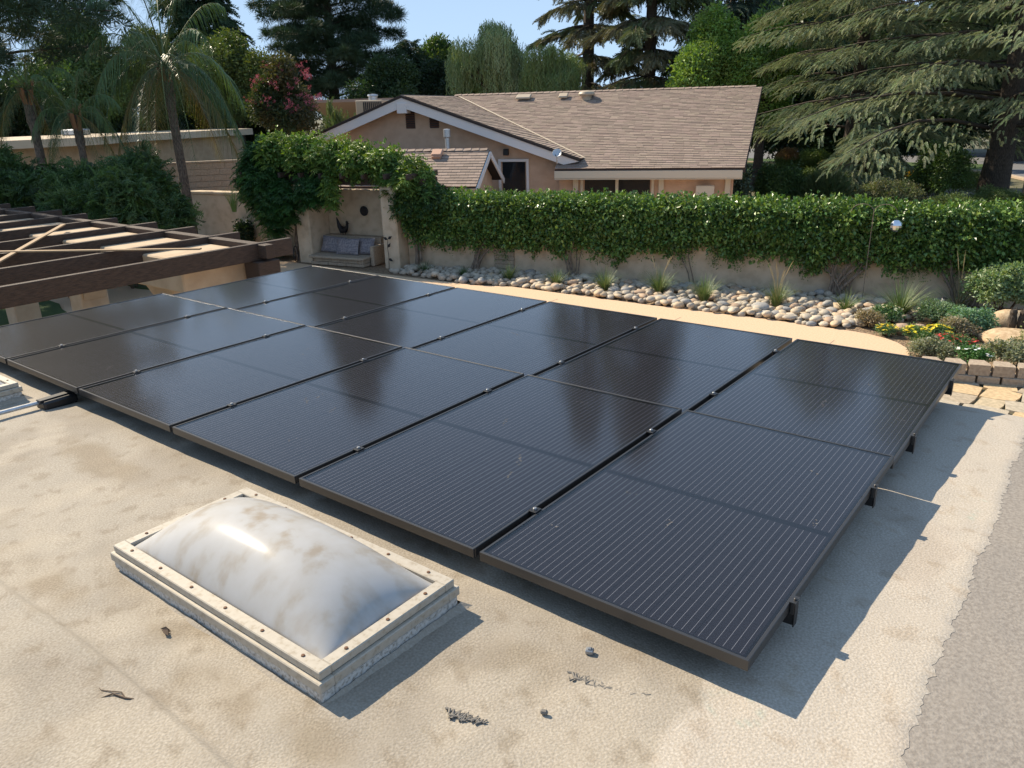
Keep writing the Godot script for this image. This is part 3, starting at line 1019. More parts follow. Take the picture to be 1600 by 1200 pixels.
# ------------------------------------------------------------------ skylights and small things on the roof
func skylight(label: String, x0: float, x1: float, z0: float, z1: float, top: float) -> void:
	var c := Vector3((x0 + x1) / 2, 0, (z0 + z1) / 2)
	var hx := (x1 - x0) / 2
	var hz := (z1 - z0) / 2
	var by := roof_y(c.x, c.z)
	var o := thing("dome_skylight", label, "skylight", Vector3(c.x, by, c.z), 0, "dome skylights on the flat roof")
	var h := top - by
	var ring := func(b: MB, ox: float, oz: float, w: float, y0: float, y1: float, bev: float) -> void:
		b.bx(-ox, ox, y0, y1, oz - w, oz, bev)
		b.bx(-ox, ox, y0, y1, -oz, -oz + w, bev)
		b.bx(-ox, -ox + w, y0 + 0.0004, y1 - 0.0004, -oz + w, oz - w, bev)
		b.bx(ox - w, ox, y0 + 0.0004, y1 - 0.0004, -oz + w, oz - w, bev)
	var cb := MB.new()
	ring.call(cb, hx + 0.006, hz + 0.006, 0.05, -0.05, h * 0.38, 0.004)
	part(o, "curb", cb.mesh(), M.curb)
	# foam flashing turned up against the curb, lumpy
	var fb := MB.new()
	fb.use_col = true
	fb.col = Color(0.80, 0.79, 0.77)
	var per: Array = []
	for s in 4:
		for k in 22:
			var t := k / 22.0
			var p := [Vector3(lerpf(-hx, hx, t), 0, hz), Vector3(hx, 0, lerpf(hz, -hz, t)), Vector3(lerpf(hx, -hx, t), 0, -hz), Vector3(-hx, 0, lerpf(-hz, hz, t))][s] as Vector3
			per.append(p)
	for k in per.size():
		var a: Vector3 = per[k]
		var d: Vector3 = per[(k + 1) % per.size()]
		var ua := 0.008 + 0.012 * absf(und2.get_noise_2d(a.x * 2.0 + c.x, a.z * 2.0))
		var ud := 0.008 + 0.012 * absf(und2.get_noise_2d(d.x * 2.0 + c.x, d.z * 2.0))
		var oa := a * Vector3(1.0 + 0.02 / hx, 0, 1.0 + 0.02 / hz)
		var od := d * Vector3(1.0 + 0.02 / hx, 0, 1.0 + 0.02 / hz)
		var ga := a * Vector3(1.0 + 0.05 / hx, 0, 1.0 + 0.05 / hz)
		var gd := d * Vector3(1.0 + 0.05 / hx, 0, 1.0 + 0.05 / hz)
		fb.quad(oa * 0.985 + Vector3(0, ua, 0), od * 0.985 + Vector3(0, ud, 0), gd + Vector3(0, -0.012, 0), ga + Vector3(0, -0.012, 0), (a + d) + Vector3(0, 0.8, 0))
	part(o, "flashing", fb.mesh(), M.roof_coat)
	var rb := MB.new()
	ring.call(rb, hx + 0.012, hz + 0.012, 0.055, h * 0.40, h * 0.72, 0.003)
	part(o, "frame", rb.mesh(), M.bronze)
	var tb := MB.new()
	ring.call(tb, hx, hz, 0.045, h * 0.73, h, 0.003)
	var ret := part(o, "retainer", tb.mesh(), M.bronze, Transform3D.IDENTITY, "stained bronze anodised top frame with screws")
	var sc := MB.new()
	sc.lathe(Vector3.ZERO, [Vector2(0.007, -0.002), Vector2(0.006, 0.003), Vector2(0.0, 0.004)], 7)
	var scm := sc.mesh()
	for k in 6:
		for s in [-1.0, 1.0]:
			part(ret, "screw", scm, M.rust, Transform3D(Basis(), Vector3(lerpf(-hx + 0.1, hx - 0.1, k / 5.0), h, s * (hz - 0.022))))
	for k in 3:
		for s in [-1.0, 1.0]:
			part(ret, "screw", scm, M.rust, Transform3D(Basis(), Vector3(s * (hx - 0.022), h, lerpf(-hz + 0.12, hz - 0.12, k / 2.0))))
	# moulded acrylic dome
	var nx := 44
	var nz := 26
	var dx := hx - 0.047
	var dz := hz - 0.047
	var hd := 0.17
	var hf := func(u: float, w: float) -> Vector3:
		var e := pow(maxf(0.0, (1.0 - pow(absf(u), 2.6)) * (1.0 - pow(absf(w), 2.3))), 0.72)
		return Vector3(u * dx, h * 0.86 + hd * e, w * dz)
	var db := MB.new()
	for i in nx:
		for j in nz:
			var q: Array = []
			var nn: Array = []
			for e in [[0, 0], [1, 0], [1, 1], [0, 1]]:
				var u: float = -1.0 + 2.0 * (i + e[0]) / nx
				var w: float = -1.0 + 2.0 * (j + e[1]) / nz
				u = sin(u * PI / 2); w = sin(w * PI / 2)
				var p: Vector3 = hf.call(u, w)
				q.append(p)
				var ep := 0.01
				var tx: Vector3 = hf.call(minf(u + ep, 1), w) - hf.call(maxf(u - ep, -1), w)
				var tz: Vector3 = hf.call(u, minf(w + ep, 1)) - hf.call(u, maxf(w - ep, -1))
				nn.append(tz.cross(tx).normalized())
			db.tri(q[0], q[1], q[2], nn[0], nn[1], nn[2])
			db.tri(q[0], q[2], q[3], nn[0], nn[2], nn[3])
	part(o, "dome", db.mesh(), M.dome, Transform3D.IDENTITY, "milky acrylic dome with brown water stains")

func build_roof_things() -> void:
	skylight("large milky dome skylight in the foreground in front of the solar panels", -2.16, -0.965, 0.175, 0.755, 2.692)
	skylight("far dome skylight cut by the left edge, beside the metal conduit", -5.76, -4.585, 0.14, 0.72, 2.682)
	# conduit on a black block
	var o := thing("conduit", "thin grey metal conduit running along the roof to the panels", "conduit")
	var b := MB.new()
	b.tube([Vector3(-4.31, 2.645, 3.0), Vector3(-4.30, 2.628, 1.0), Vector3(-4.285, 2.615, 0.1), Vector3(-4.28, 2.605, -0.9)], [0.013, 0.013, 0.013, 0.013], 10)
	part(o, "pipe", b.mesh(), M.galvanised)
	var bk := MB.new()
	bk.box(Transform3D(Basis(Vector3.UP, 0.06), Vector3(-4.275, roof_y(-4.27, 0.06) + 0.028, 0.06)), Vector3(0.11, 0.055, 0.2), 0.012)
	bk.box(Transform3D(Basis(Vector3.UP, 0.06), Vector3(-4.275, roof_y(-4.27, 0.06) + 0.058, 0.06)), Vector3(0.05, 0.012, 0.21), 0.002)
	solo("pipe_support", "black rubber block carrying the conduit at the panel edge", "pipe support", bk.mesh(), M.black_rail)
	# smears of sealant
	for s in [["ragged grey smear of dried sealant nearest the front panel edge", [[-0.47, 0.235], [-0.40, 0.215], [-0.33, 0.205], [-0.26, 0.175], [-0.18, 0.142]]], ["ragged grey smear of dried sealant right of the skylight corner", [[-0.66, 0.575], [-0.61, 0.56], [-0.57, 0.545], [-0.53, 0.535], [-0.46, 0.515]]]]:
		var sb := MB.new()
		var path: Array = s[1]
		for k in 5:       # lumpy flattened strings trowelled along one line
			var pp: Array = []
			var rr: Array = []
			var from := rng.randf_range(0.0, 0.45) if k else 0.0
			var to := minf(1.0, from + rng.randf_range(0.35, 0.6))
			for i in 22:
				var f: float = lerpf(from, to, i / 21.0) * (path.size() - 1)
				var j := mini(int(f), path.size() - 2)
				var x := lerpf(path[j][0], path[j + 1][0], f - j) + 0.012 * und2.get_noise_2d(i * 0.05 + k, 3.0)
				var z := lerpf(path[j][1], path[j + 1][1], f - j) + 0.030 * und2.get_noise_2d(i * 0.06, k * 7.0 + 1.0) + (k - 2) * 0.005
				pp.append(Vector3(x, roof_y(x, z) + 0.0015, z))
				rr.append(0.0012 + 0.0075 * maxf(0.0, und2.get_noise_2d(i * 0.14, k * 3.0 + 20.0) + 0.25) * (1.0 - 0.5 * i / 21.0))
			sb.tube(pp, rr, 7)
		for i in sb.v.size():
			var gy := roof_y(sb.v[i].x, sb.v[i].z)
			sb.v[i] = Vector3(sb.v[i].x, gy + (sb.v[i].y - gy) * 0.7, sb.v[i].z)
		solo("sealant_smear", s[0], "sealant", sb.mesh(), M.sealant, Vector3.ZERO, "sealant on the roof")
	var cl := MB.new()
	cl.box(Transform3D(Basis(Vector3.UP, 0.4), Vector3(-0.465, roof_y(-0.465, 0.106) + 0.009, 0.106)), Vector3(0.026, 0.016, 0.022), 0.003)
	cl.box(Transform3D(Basis(Vector3.UP, 0.4), Vector3(-0.465, roof_y(-0.465, 0.106) + 0.019, 0.106)), Vector3(0.012, 0.006, 0.012), 0.002)
	solo("metal_clip", "small square metal clip left lying on the roof", "clip", cl.mesh(), M.steel)
	var tw := MB.new()
	var ty := roof_y(-1.42, 1.10) - 0.002
	tw.tube([Vector3(-1.41, ty + 0.004, 1.105), Vector3(-1.44, ty + 0.006, 1.10), Vector3(-1.50, ty + 0.003, 1.13), Vector3(-1.53, ty, 1.128)], [0.0025, 0.002, 0.0014, 0.0008], 5)
	tw.tube([Vector3(-1.475, ty, 1.15), Vector3(-1.455, ty + 0.006, 1.118), Vector3(-1.41, ty + 0.004, 1.105), Vector3(-1.37, ty, 1.08)], [0.0015, 0.003, 0.0035, 0.0015], 5)
	solo("twig", "thin bent twig on the roof at the lower left", "twig", tw.mesh(), M.twig)
	var le := MB.new()
	var ly := roof_y(-1.652, 0.854) + 0.003
	for k in 4:
		le.leaf(Vector3(-1.665 + 0.008 * k, ly + 0.002 * k, 0.86), Vector3(1, 0.1, -0.4 + 0.2 * k).normalized(), Vector3(0.1 * k, 1, 0.3).normalized(), 0.04, 0.016, 0.2)
	solo("dry_leaf", "dark curled dry leaf on the roof left of the skylight", "leaf", le.mesh(), M.twig)
	var gb := MB.new()
	gb.box(Transform3D(Basis(Vector3(1, 1, 0).normalized(), 0.5), Vector3(-0.425, roof_y(-0.425, 0.409) + 0.006, 0.409)), Vector3(0.022, 0.014, 0.014), 0.005)
	solo("pebble", "dark crumb of gravel between the two sealant smears", "pebble", gb.mesh(), M.sealant)

# ------------------------------------------------------------------ pergola
func build_pergola() -> void:
	var o := thing("pergola", "dark brown wooden pergola with long open rafters beside the solar panels", "pergola")
	var z0 := -5.12
	var top := 2.5
	for i in 11:
		var x := -8.93 - 1.225 * i
		var b := MB.new()
		b.bx(x - 0.045, x + 0.045, top - 0.235, top + rng.randf_range(-0.006, 0.006), z0 + rng.randf_range(-0.05, 0.05), 3.0, 0.006)
		part(o, "rafter", b.mesh(), M.wood)
	var bm := MB.new()
	bm.bx(-22.0, -8.70, top - 0.20, top - 0.012, -4.72, -4.58, 0.006)
	var bmat: StandardMaterial3D = M.wood.duplicate()
	bmat.uv1_scale = Vector3(0.7, 6, 6)
	part(o, "beam", bm.mesh(), bmat)
	var pb := MB.new()
	pb.bx(-9.10, -8.76, 0.0, top - 0.24, -4.83, -4.47, 0.01)
	part(o, "post", pb.mesh(), M.wood)
	for q in [[Vector3(-13.6, top + 0.02, -4.05), Vector3(-9.4, top + 0.02, -1.1)], [Vector3(-9.1, top + 0.02, -3.85), Vector3(-13.2, top + 0.045, -0.9)]]:
		var k := MB.new()
		k.bar(q[0], q[1], 0.07, 0.02, 0.003)
		part(o, "batten", k.mesh(), M.batten)
	# stucco arcade that carries the far ends of the rafters
	var a := thing("arcade", "tan stucco arcade of round arches under the pergola", "arcade")
	var s := MB.new()
	s.bx(-22.0, -9.15, 1.95, 2.405, -4.57, -3.55, 0.02)
	part(a, "lintel", s.mesh(), M.stucco)
	for i in 4:
		var x := -11.2 - 3.3 * i
		var c := MB.new()
		c.bx(x - 0.25, x + 0.25, 0.0, 1.95, -4.85, -4.35, 0.02)
		part(a, "pier", c.mesh(), M.stucco)
	for i in 3:      # arched spandrels between the piers
		var xa := -11.2 - 3.3 * i - 0.25
		var xb := xa - 2.8
		var poly := PackedVector2Array([Vector2(xb, 1.95), Vector2(xb, 1.05)])
		for k in 13:
			var t := PI * k / 12.0
			poly.append(Vector2((xa + xb) / 2 - cos(t) * 1.38, 1.05 + sin(t) * 0.8))
		poly.append_array([Vector2(xa, 1.05), Vector2(xa, 1.95)])
		var c := MB.new()
		c.prism(poly, Transform3D(Basis(), Vector3(0, 0, -4.4)), 0.4)
		part(a, "arch", c.mesh(), M.stucco)
	# shaggy palm stump standing behind the pergola
	var t := thing("tree_stump", "short shaggy brown trunk standing on the sunlit paving under the pergola", "stump", Vector3(-18.6, 0, -6.3))
	var tb := MB.new()
	tb.tube([Vector3(0, -0.1, 0), Vector3(0.03, 0.35, 0), Vector3(0, 0.75, 0.02)], [0.22, 0.2, 0.26], 10)
	part(t, "trunk", tb.mesh(), M.palm_bark)
	var lb := MB.new()
	for k in 22:
		var an := rng.randf() * TAU
		var d := Vector3(cos(an), 0, sin(an))
		lb.leaf(Vector3(0, rng.randf_range(0.35, 0.75), 0) + d * 0.2, (d + Vector3.DOWN * rng.randf_range(0.3, 1.5)).normalized(), (d + Vector3.UP * 0.5).normalized(), rng.randf_range(0.2, 0.38), 0.08, 0.2)
	part(t, "leaf_bases", lb.mesh(), M.leaf_base)

# ------------------------------------------------------------------ garden wall, arbour, ivy
func build_garden_wall() -> void:
	var o := thing("garden_wall", "long tan stucco garden wall behind the rock bed, mostly under ivy", "wall", WALL_A, WALL_TURN)
	var b := MB.new()
	b.bx(0.0, 20.0, -0.1, 1.66, -0.22, 0.0, 0.02)
	part(o, "wall_panel", b.mesh(), M.wall_stucco)
	b = MB.new()
	b.bx(-12.0, -3.55, -0.1, 1.80, -0.52, -0.28, 0.02)
	part(o, "wall_panel", b.mesh(), M.wall_stucco)
	b = MB.new()
	b.bx(-12.0, -3.55, 1.801, 1.90, -0.57, -0.23, 0.02)
	part(o, "cap", b.mesh(), M.wall_stucco)
	b = MB.new()
	b.bx(-3.4, -0.2, -0.1, 2.05, -0.62, -0.441, 0.02)
	part(o, "wall_panel", b.mesh(), M.wall_stucco)
	b = MB.new()      # stone pilaster with narrow joints
	for k in 9:
		b.bx(2.75 + rng.randf_range(0, 0.01), 3.35 - rng.randf_range(0, 0.01), 0.0 + 0.115 * k, 0.11 + 0.115 * k, 0.0, 0.05 + rng.randf_range(-0.008, 0.008), 0.008)
	part(o, "stone_pilaster", b.mesh(), M.block)
	# arbour: two pillars and beams
	var a := thing("arbour", "vine covered arbour on two tan stucco pillars around the garden bench", "arbour", WALL_A, WALL_TURN)
	for x in [-3.55, -0.5]:
		var p := MB.new()
		p.bx(x, x + 0.5, -0.1, 2.25, -0.44, 0.5, 0.03)
		part(a, "pillar", p.mesh(), M.wall_stucco)
	for z in [-0.25, 0.35]:
		var p := MB.new()
		p.bx(-5.4, 0.9, 2.26, 2.46, z - 0.07, z + 0.07, 0.01)
		part(a, "beam", p.mesh(), M.wood)
	for k in 9:
		var p := MB.new()
		var x := -5.1 + 0.72 * k
		p.bx(x - 0.04, x + 0.04, 2.47, 2.61, -0.7, 0.85, 0.008)
		part(a, "rafter", p.mesh(), M.wood)
	var v := thing("climbing_vine", "bright leafy vine spilling over the arbour above the bench", "vine", WALL_A, WALL_TURN)
	var st := MB.new()
	for q in [[-3.75, 0.25, 0.075], [0.35, 0.18, 0.06], [0.48, 0.2, 0.045]]:
		var pts: Array = []
		var rs: Array = []
		for k in 9:
			var t := k / 8.0
			pts.append(Vector3(q[0] + 0.07 * sin(t * 9.0 + q[0]), 2.5 * t - 0.05, q[1] + 0.06 * cos(t * 8.0)))
			rs.append(q[2] * (1.0 - 0.4 * t) * rng.randf_range(0.85, 1.15))
		st.tube(pts, rs, 8)
	part(v, "stem", st.mesh(), M.vine_bark)
	var xfs: Array = []
	var cc: Array = []
	var xf2: Array = []
	var c2: Array = []
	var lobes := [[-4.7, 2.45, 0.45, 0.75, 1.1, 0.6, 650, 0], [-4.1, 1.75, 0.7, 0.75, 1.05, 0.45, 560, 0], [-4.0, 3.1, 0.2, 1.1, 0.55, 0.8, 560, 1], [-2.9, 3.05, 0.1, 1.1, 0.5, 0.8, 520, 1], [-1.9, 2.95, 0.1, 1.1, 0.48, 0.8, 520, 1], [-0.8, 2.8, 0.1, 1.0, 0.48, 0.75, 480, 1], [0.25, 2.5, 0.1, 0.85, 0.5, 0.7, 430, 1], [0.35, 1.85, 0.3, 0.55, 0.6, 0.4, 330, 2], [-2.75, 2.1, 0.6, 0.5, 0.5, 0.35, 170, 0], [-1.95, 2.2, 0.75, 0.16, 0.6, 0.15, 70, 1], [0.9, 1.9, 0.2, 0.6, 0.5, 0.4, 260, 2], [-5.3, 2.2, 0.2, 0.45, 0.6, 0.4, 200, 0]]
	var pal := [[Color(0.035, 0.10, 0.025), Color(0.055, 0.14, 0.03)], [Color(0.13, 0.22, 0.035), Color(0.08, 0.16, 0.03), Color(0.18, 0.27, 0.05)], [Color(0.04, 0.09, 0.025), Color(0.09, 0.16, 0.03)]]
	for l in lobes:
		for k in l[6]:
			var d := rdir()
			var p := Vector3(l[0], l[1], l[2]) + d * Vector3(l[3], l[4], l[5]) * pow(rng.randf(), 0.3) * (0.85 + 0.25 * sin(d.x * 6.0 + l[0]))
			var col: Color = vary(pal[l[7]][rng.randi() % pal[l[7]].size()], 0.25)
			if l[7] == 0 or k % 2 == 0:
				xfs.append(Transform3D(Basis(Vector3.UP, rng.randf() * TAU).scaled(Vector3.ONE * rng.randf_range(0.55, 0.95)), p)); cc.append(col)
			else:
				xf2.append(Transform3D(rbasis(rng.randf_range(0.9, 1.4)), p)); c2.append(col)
	for k in 26:     # loose shoots sticking out of the top
		var p := Vector3(rng.randf_range(-4.6, 0.6), 0, rng.randf_range(-0.5, 0.7))
		p.y = 3.35 - maxf(0.0, p.x + 2.0) * 0.28
		for j in 4:
			xf2.append(Transform3D(rbasis(0.6), p + Vector3(0.06 * j * sin(k), 0.09 * j, 0.04 * j))); c2.append(vary(pal[1][2], 0.2))
	many(v, "foliage", P.pin, M.leaf, xfs, cc)
	many(v, "foliage", P.ivy, M.leaf, xf2, c2)

func build_ivy() -> void:
	var o := thing("ivy_hedge", "thick glossy green ivy hanging over the garden wall", "ivy", WALL_A, WALL_TURN)
	var nz := FastNoiseLite.new()
	nz.seed = 77; nz.frequency = 0.55; nz.fractal_octaves = 4
	var xfs: Array = []
	var cc: Array = []
	var pal := [Color(0.085, 0.165, 0.04), Color(0.11, 0.205, 0.05), Color(0.14, 0.24, 0.06), Color(0.07, 0.135, 0.04)]
	var bright := Color(0.2, 0.31, 0.07)
	for k in 10500:
		var x := rng.randf_range(0.2, 20.0)
		var lo := 0.80 + 0.40 * nz.get_noise_1d(x * 2.2) + 0.30 * nz.get_noise_1d(x * 7.0)
		var hi := 1.80 + 0.13 * nz.get_noise_1d(x * 2.0 + 40.0)
		var t := rng.randf()
		var p: Vector3
		var out: Vector3
		if t < 0.66:
			var y := lerpf(lo, hi, pow(rng.randf(), 0.85))
			var depth := 0.20 + 0.34 * nz.get_noise_2d(x * 3.5, y * 4.0) + 0.10 * sin((y - lo) / (hi - lo) * PI)
			p = Vector3(x, y, depth - absf(rng.randfn(0, 0.07)))
			out = Vector3(0, 0.25, 1)
		else:
			var zz := rng.randf_range(-0.6, 0.36)
			p = Vector3(x, hi + 0.09 * nz.get_noise_2d(x * 4.0, zz * 4.0) + 0.06 - 0.25 * maxf(0.0, absf(zz + 0.1) - 0.3) + absf(rng.randfn(0, 0.05)), zz)
			out = Vector3(0, 1, 0.2)
		var dr := (out + rv(0.7)).normalized()
		xfs.append(Transform3D(Basis(dr.cross(rdir()).normalized(), rng.randf_range(-0.8, 0.8)) * Basis(Vector3.UP, rng.randf() * TAU).scaled(Vector3.ONE * rng.randf_range(0.75, 1.25)), p))
		cc.append(vary(bright if rng.randf() < 0.24 else pal[rng.randi() % 4], 0.22))
	for k in 90:     # trailing ends below and shoots above
		var x := rng.randf_range(0.3, 19.5)
		var down := k < 70
		var y0 := 0.85 + 0.28 * nz.get_noise_1d(x * 2.2) if down else 1.92
		for j in 5 if down else 4:
			var p := Vector3(x + 0.04 * sin(j * 2.0 + k), y0 + (-0.09 if down else 0.07) * j, 0.12 + rng.randf_range(-0.05, 0.05))
			xfs.append(Transform3D(rbasis(0.42), p)); cc.append(vary(pal[rng.randi() % 3] if down else bright, 0.2))
	var h := int(xfs.size() / 2.0)
	many(o, "foliage", P.ivy, M.ivy, xfs.slice(0, h), cc.slice(0, h))
	many(o, "foliage", P.ivy2, M.ivy, xfs.slice(h), cc.slice(h))
	for q in [[2.1, 3, 0.05, 0.9], [4.95, 3, 0.03, -0.3], [5.1, 2, 0.02, 0.7], [8.1, 2, 0.02, -0.5], [11.2, 5, 0.04, 0.5], [11.5, 4, 0.035, -0.7], [13.7, 3, 0.04, -0.7], [14.0, 3, 0.03, 0.9], [17.0, 3, 0.04, 0.5]]:
		var st := MB.new()
		for i in q[1]:
			var pts: Array = []
			var rs: Array = []
			var lean: float = q[3] * rng.randf_range(0.3, 1.2) - 0.25 + 0.25 * i
			for k in 8:
				var t := k / 7.0
				pts.append(Vector3(q[0] + 0.06 * i + lean * pow(t, 1.4) + 0.05 * sin(t * 7.0 + i), -0.05 + 1.35 * t, 0.22 - 0.1 * t + 0.04 * cos(t * 6.0 + i)))
				rs.append(q[2] * (1.0 - 0.45 * t) * rng.randf_range(0.8, 1.15))
			st.tube(pts, rs, 7)
		part(o, "stem", st.mesh(), M.vine_bark)

func build_bench() -> void:
	var o := thing("stone_bench", "built-in stone garden bench in the alcove under the arbour", "bench", WALL_A, WALL_TURN)
	var b := MB.new()
	b.bx(-2.98, -1.05, 0.20, 0.27, -0.1, 0.78, 0.015)
	part(o, "seat", b.mesh(), M.block)
	for r in 2:
		for k in 6:
			var s := MB.new()
			var x := -2.95 + 0.315 * k + 0.12 * (r % 2)
			s.bx(x, minf(x + 0.305, -1.08), 0.005 + 0.1 * r, 0.095 + 0.1 * r, 0.2, 0.72 + rng.randf_range(-0.012, 0.012), 0.01)
			part(o, "stone", s.mesh(), M.block)
	b = MB.new()
	b.bx(-3.0, -1.0, 0.0, 0.74, -0.415, -0.1, 0.02)
	part(o, "backrest", b.mesh(), M.block)
	b = MB.new()
	b.bx(-1.04, -0.92, 0.0, 0.56, -0.41, 0.42, 0.02)
	part(o, "armrest", b.mesh(), M.block)
	var i := 0
	for q in [[-2.52, 0.86, 0.10, "left grey patterned cushion leaning on the stone bench back"], [-1.88, 0.78, 0.27, "middle grey patterned cushion leaning forward on the stone bench"], [-1.36, 0.56, 0.08, "small grey patterned cushion at the right end of the stone bench"]]:
		var c := MB.new()
		var w: float = q[1]
		var hh := 0.48
		var nx := 10
		for sgn in [-1.0, 1.0]:
			for u in nx:
				for v in nx:
					var p: Array = []
					for e in [[0, 0], [1, 0], [1, 1], [0, 1]]:
						var a: float = -1.0 + 2.0 * (u + e[0]) / nx
						var d: float = -1.0 + 2.0 * (v + e[1]) / nx
						var k := pow((1.0 - pow(absf(a), 3.0)) * (1.0 - pow(absf(d), 3.0)), 0.5)
						p.append(Vector3(a * w / 2 * (1.0 - 0.05 * (1.0 - absf(d))), d * hh / 2 * (1.0 - 0.05 * (1.0 - absf(a))), sgn * 0.075 * k))
					c.quad(p[0], p[1], p[2], p[3], Vector3(0, 0, sgn))
		var s := solo("cushion", q[3], "cushion", c.mesh(), M.cushion, gl(q[0], 0.505, q[2] + 0.04), "cushions on the bench")
		s.rotation = Vector3(-0.32, WALL_TURN, 0.05 * (i - 1))
		i += 1
	# rooster ornament standing on the bench back
	var r := thing("rooster_ornament", "dark metal rooster standing on the bench back", "ornament", gl(-2.42, 0.745, -0.25), WALL_TURN)
	var body := MB.new()
	body.tube([Vector3(-0.20, 0.50, 0), Vector3(-0.17, 0.40, 0), Vector3(-0.12, 0.24, 0), Vector3(-0.03, 0.13, 0), Vector3(0.08, 0.14, 0), Vector3(0.15, 0.24, 0), Vector3(0.17, 0.33, 0), Vector3(0.19, 0.36, 0)], [0.015, 0.035, 0.07, 0.11, 0.09, 0.05, 0.04, 0.02], 10)
	part(r, "body", body.mesh(), M.iron)
	var cb := MB.new()
	cb.prism(PackedVector2Array([Vector2(0.12, 0.35), Vector2(0.13, 0.41), Vector2(0.155, 0.385), Vector2(0.17, 0.42), Vector2(0.19, 0.385), Vector2(0.21, 0.40), Vector2(0.20, 0.35)]), Transform3D(Basis(), Vector3(0, 0, 0.008)), 0.016)
	part(r, "comb", cb.mesh(), M.iron)
	var bk := MB.new()
	bk.tube([Vector3(0.20, 0.345, 0), Vector3(0.255, 0.325, 0)], [0.018, 0.003], 6)
	part(r, "beak", bk.mesh(), M.iron)
	var lg := MB.new()
	lg.tube([Vector3(0.0, 0.06, 0.02), Vector3(0.0, 0.0, 0.02)], [0.012, 0.014], 6)
	lg.tube([Vector3(0.05, 0.06, -0.02), Vector3(0.05, 0.0, -0.02)], [0.012, 0.014], 6)
	part(r, "legs", lg.mesh(), M.iron)
	var pl := MB.new()
	pl.lathe(Vector3.ZERO, [Vector2(0.0, 0.022), Vector2(0.10, 0.02), Vector2(0.125, 0.03), Vector2(0.14, 0.018), Vector2(0.14, 0.0)], 28)
	var pm := solo("wall_plaque", "round dark plaque hanging on the alcove wall above the bench", "plaque", pl.mesh(), M.iron, gl(-1.72, 1.44, -0.415))
	pm.rotation = Vector3(PI / 2, WALL_TURN, 0)
	# metal flower leaning on the right pillar
	var f := thing("garden_stake", "dark metal leaf stake in front of the right arbour pillar", "ornament", gl(-0.28, 0, 0.62), WALL_TURN)
	var fs := MB.new()
	fs.tube([Vector3(0, 0, 0), Vector3(0.02, 0.35, 0), Vector3(0.0, 0.62, 0), Vector3(0.03, 0.85, 0)], [0.008, 0.008, 0.007, 0.006], 6)
	part(f, "stem", fs.mesh(), M.iron)
	for q in [[Vector3(0.0, 0.30, 0), Vector3(0.6, -0.3, 0)], [Vector3(0.01, 0.6, 0), Vector3(0.5, 0.7, 0)], [Vector3(0.02, 0.82, 0), Vector3(-0.8, 0.35, 0)], [Vector3(0.03, 0.84, 0), Vector3(0.8, 0.5, 0)]]:
		var lf := MB.new()
		var d: Vector3 = (q[1] as Vector3).normalized()
		lf.slab([q[0], q[0] + d * 0.07 + Vector3(-d.y, d.x, 0) * 0.045, q[0] + d * 0.17, q[0] + d * 0.07 - Vector3(-d.y, d.x, 0) * 0.045], Vector3(0, 0, 1), 0.006)
		part(f, "leaf", lf.mesh(), M.iron)
	# iron wheel by the left pillar
	var wh := thing("iron_wheel", "small dark iron wheel leaning on the left arbour pillar", "wheel", gl(-3.62, 0.24, 0.56), WALL_TURN)
	var rim := MB.new()
	var pts: Array = []
	var rs: Array = []
	for k in 25:
		pts.append(Vector3(0.03 * 0, sin(TAU * k / 24.0) * 0.23, cos(TAU * k / 24.0) * 0.10)); rs.append(0.016)
	rim.tube(pts, rs, 6, false)
	part(wh, "rim", rim.mesh(), M.iron)
	for k in 3:
		var sp := MB.new()
		var a := PI * k / 3.0
		sp.tube([Vector3(0, sin(a) * 0.22, cos(a) * 0.095), Vector3(0, -sin(a) * 0.22, -cos(a) * 0.095)], [0.008, 0.008], 5)
		part(wh, "spoke", sp.mesh(), M.iron)

# ------------------------------------------------------------------ rock bed and planting
func rock_mesh(sd: int) -> ArrayMesh:
	var f := FastNoiseLite.new()
	f.seed = sd; f.frequency = 0.9
	var b := MB.new()
	var at := func(i: int, j: int) -> Vector3:
		var th := PI * j / 5.0
		var ph := TAU * (i % 8) / 8.0
		var d := Vector3(sin(th) * cos(ph), cos(th), sin(th) * sin(ph))
		return d * (1.0 + 0.22 * f.get_noise_3dv(d * 1.3))
	for i in 8:
		for j in 5:
			var q: Array = [at.call(i, j), at.call(i + 1, j), at.call(i + 1, j + 1), at.call(i, j + 1)]
			if j > 0: b.tri(q[0], q[1], q[2], q[0].normalized(), q[1].normalized(), q[2].normalized())
			if j < 4: b.tri(q[0], q[2], q[3], q[0].normalized(), q[2].normalized(), q[3].normalized())
	return b.mesh()

func wall_z(x: float) -> float: return -13.87 - 0.2207 * (x + 15.36)

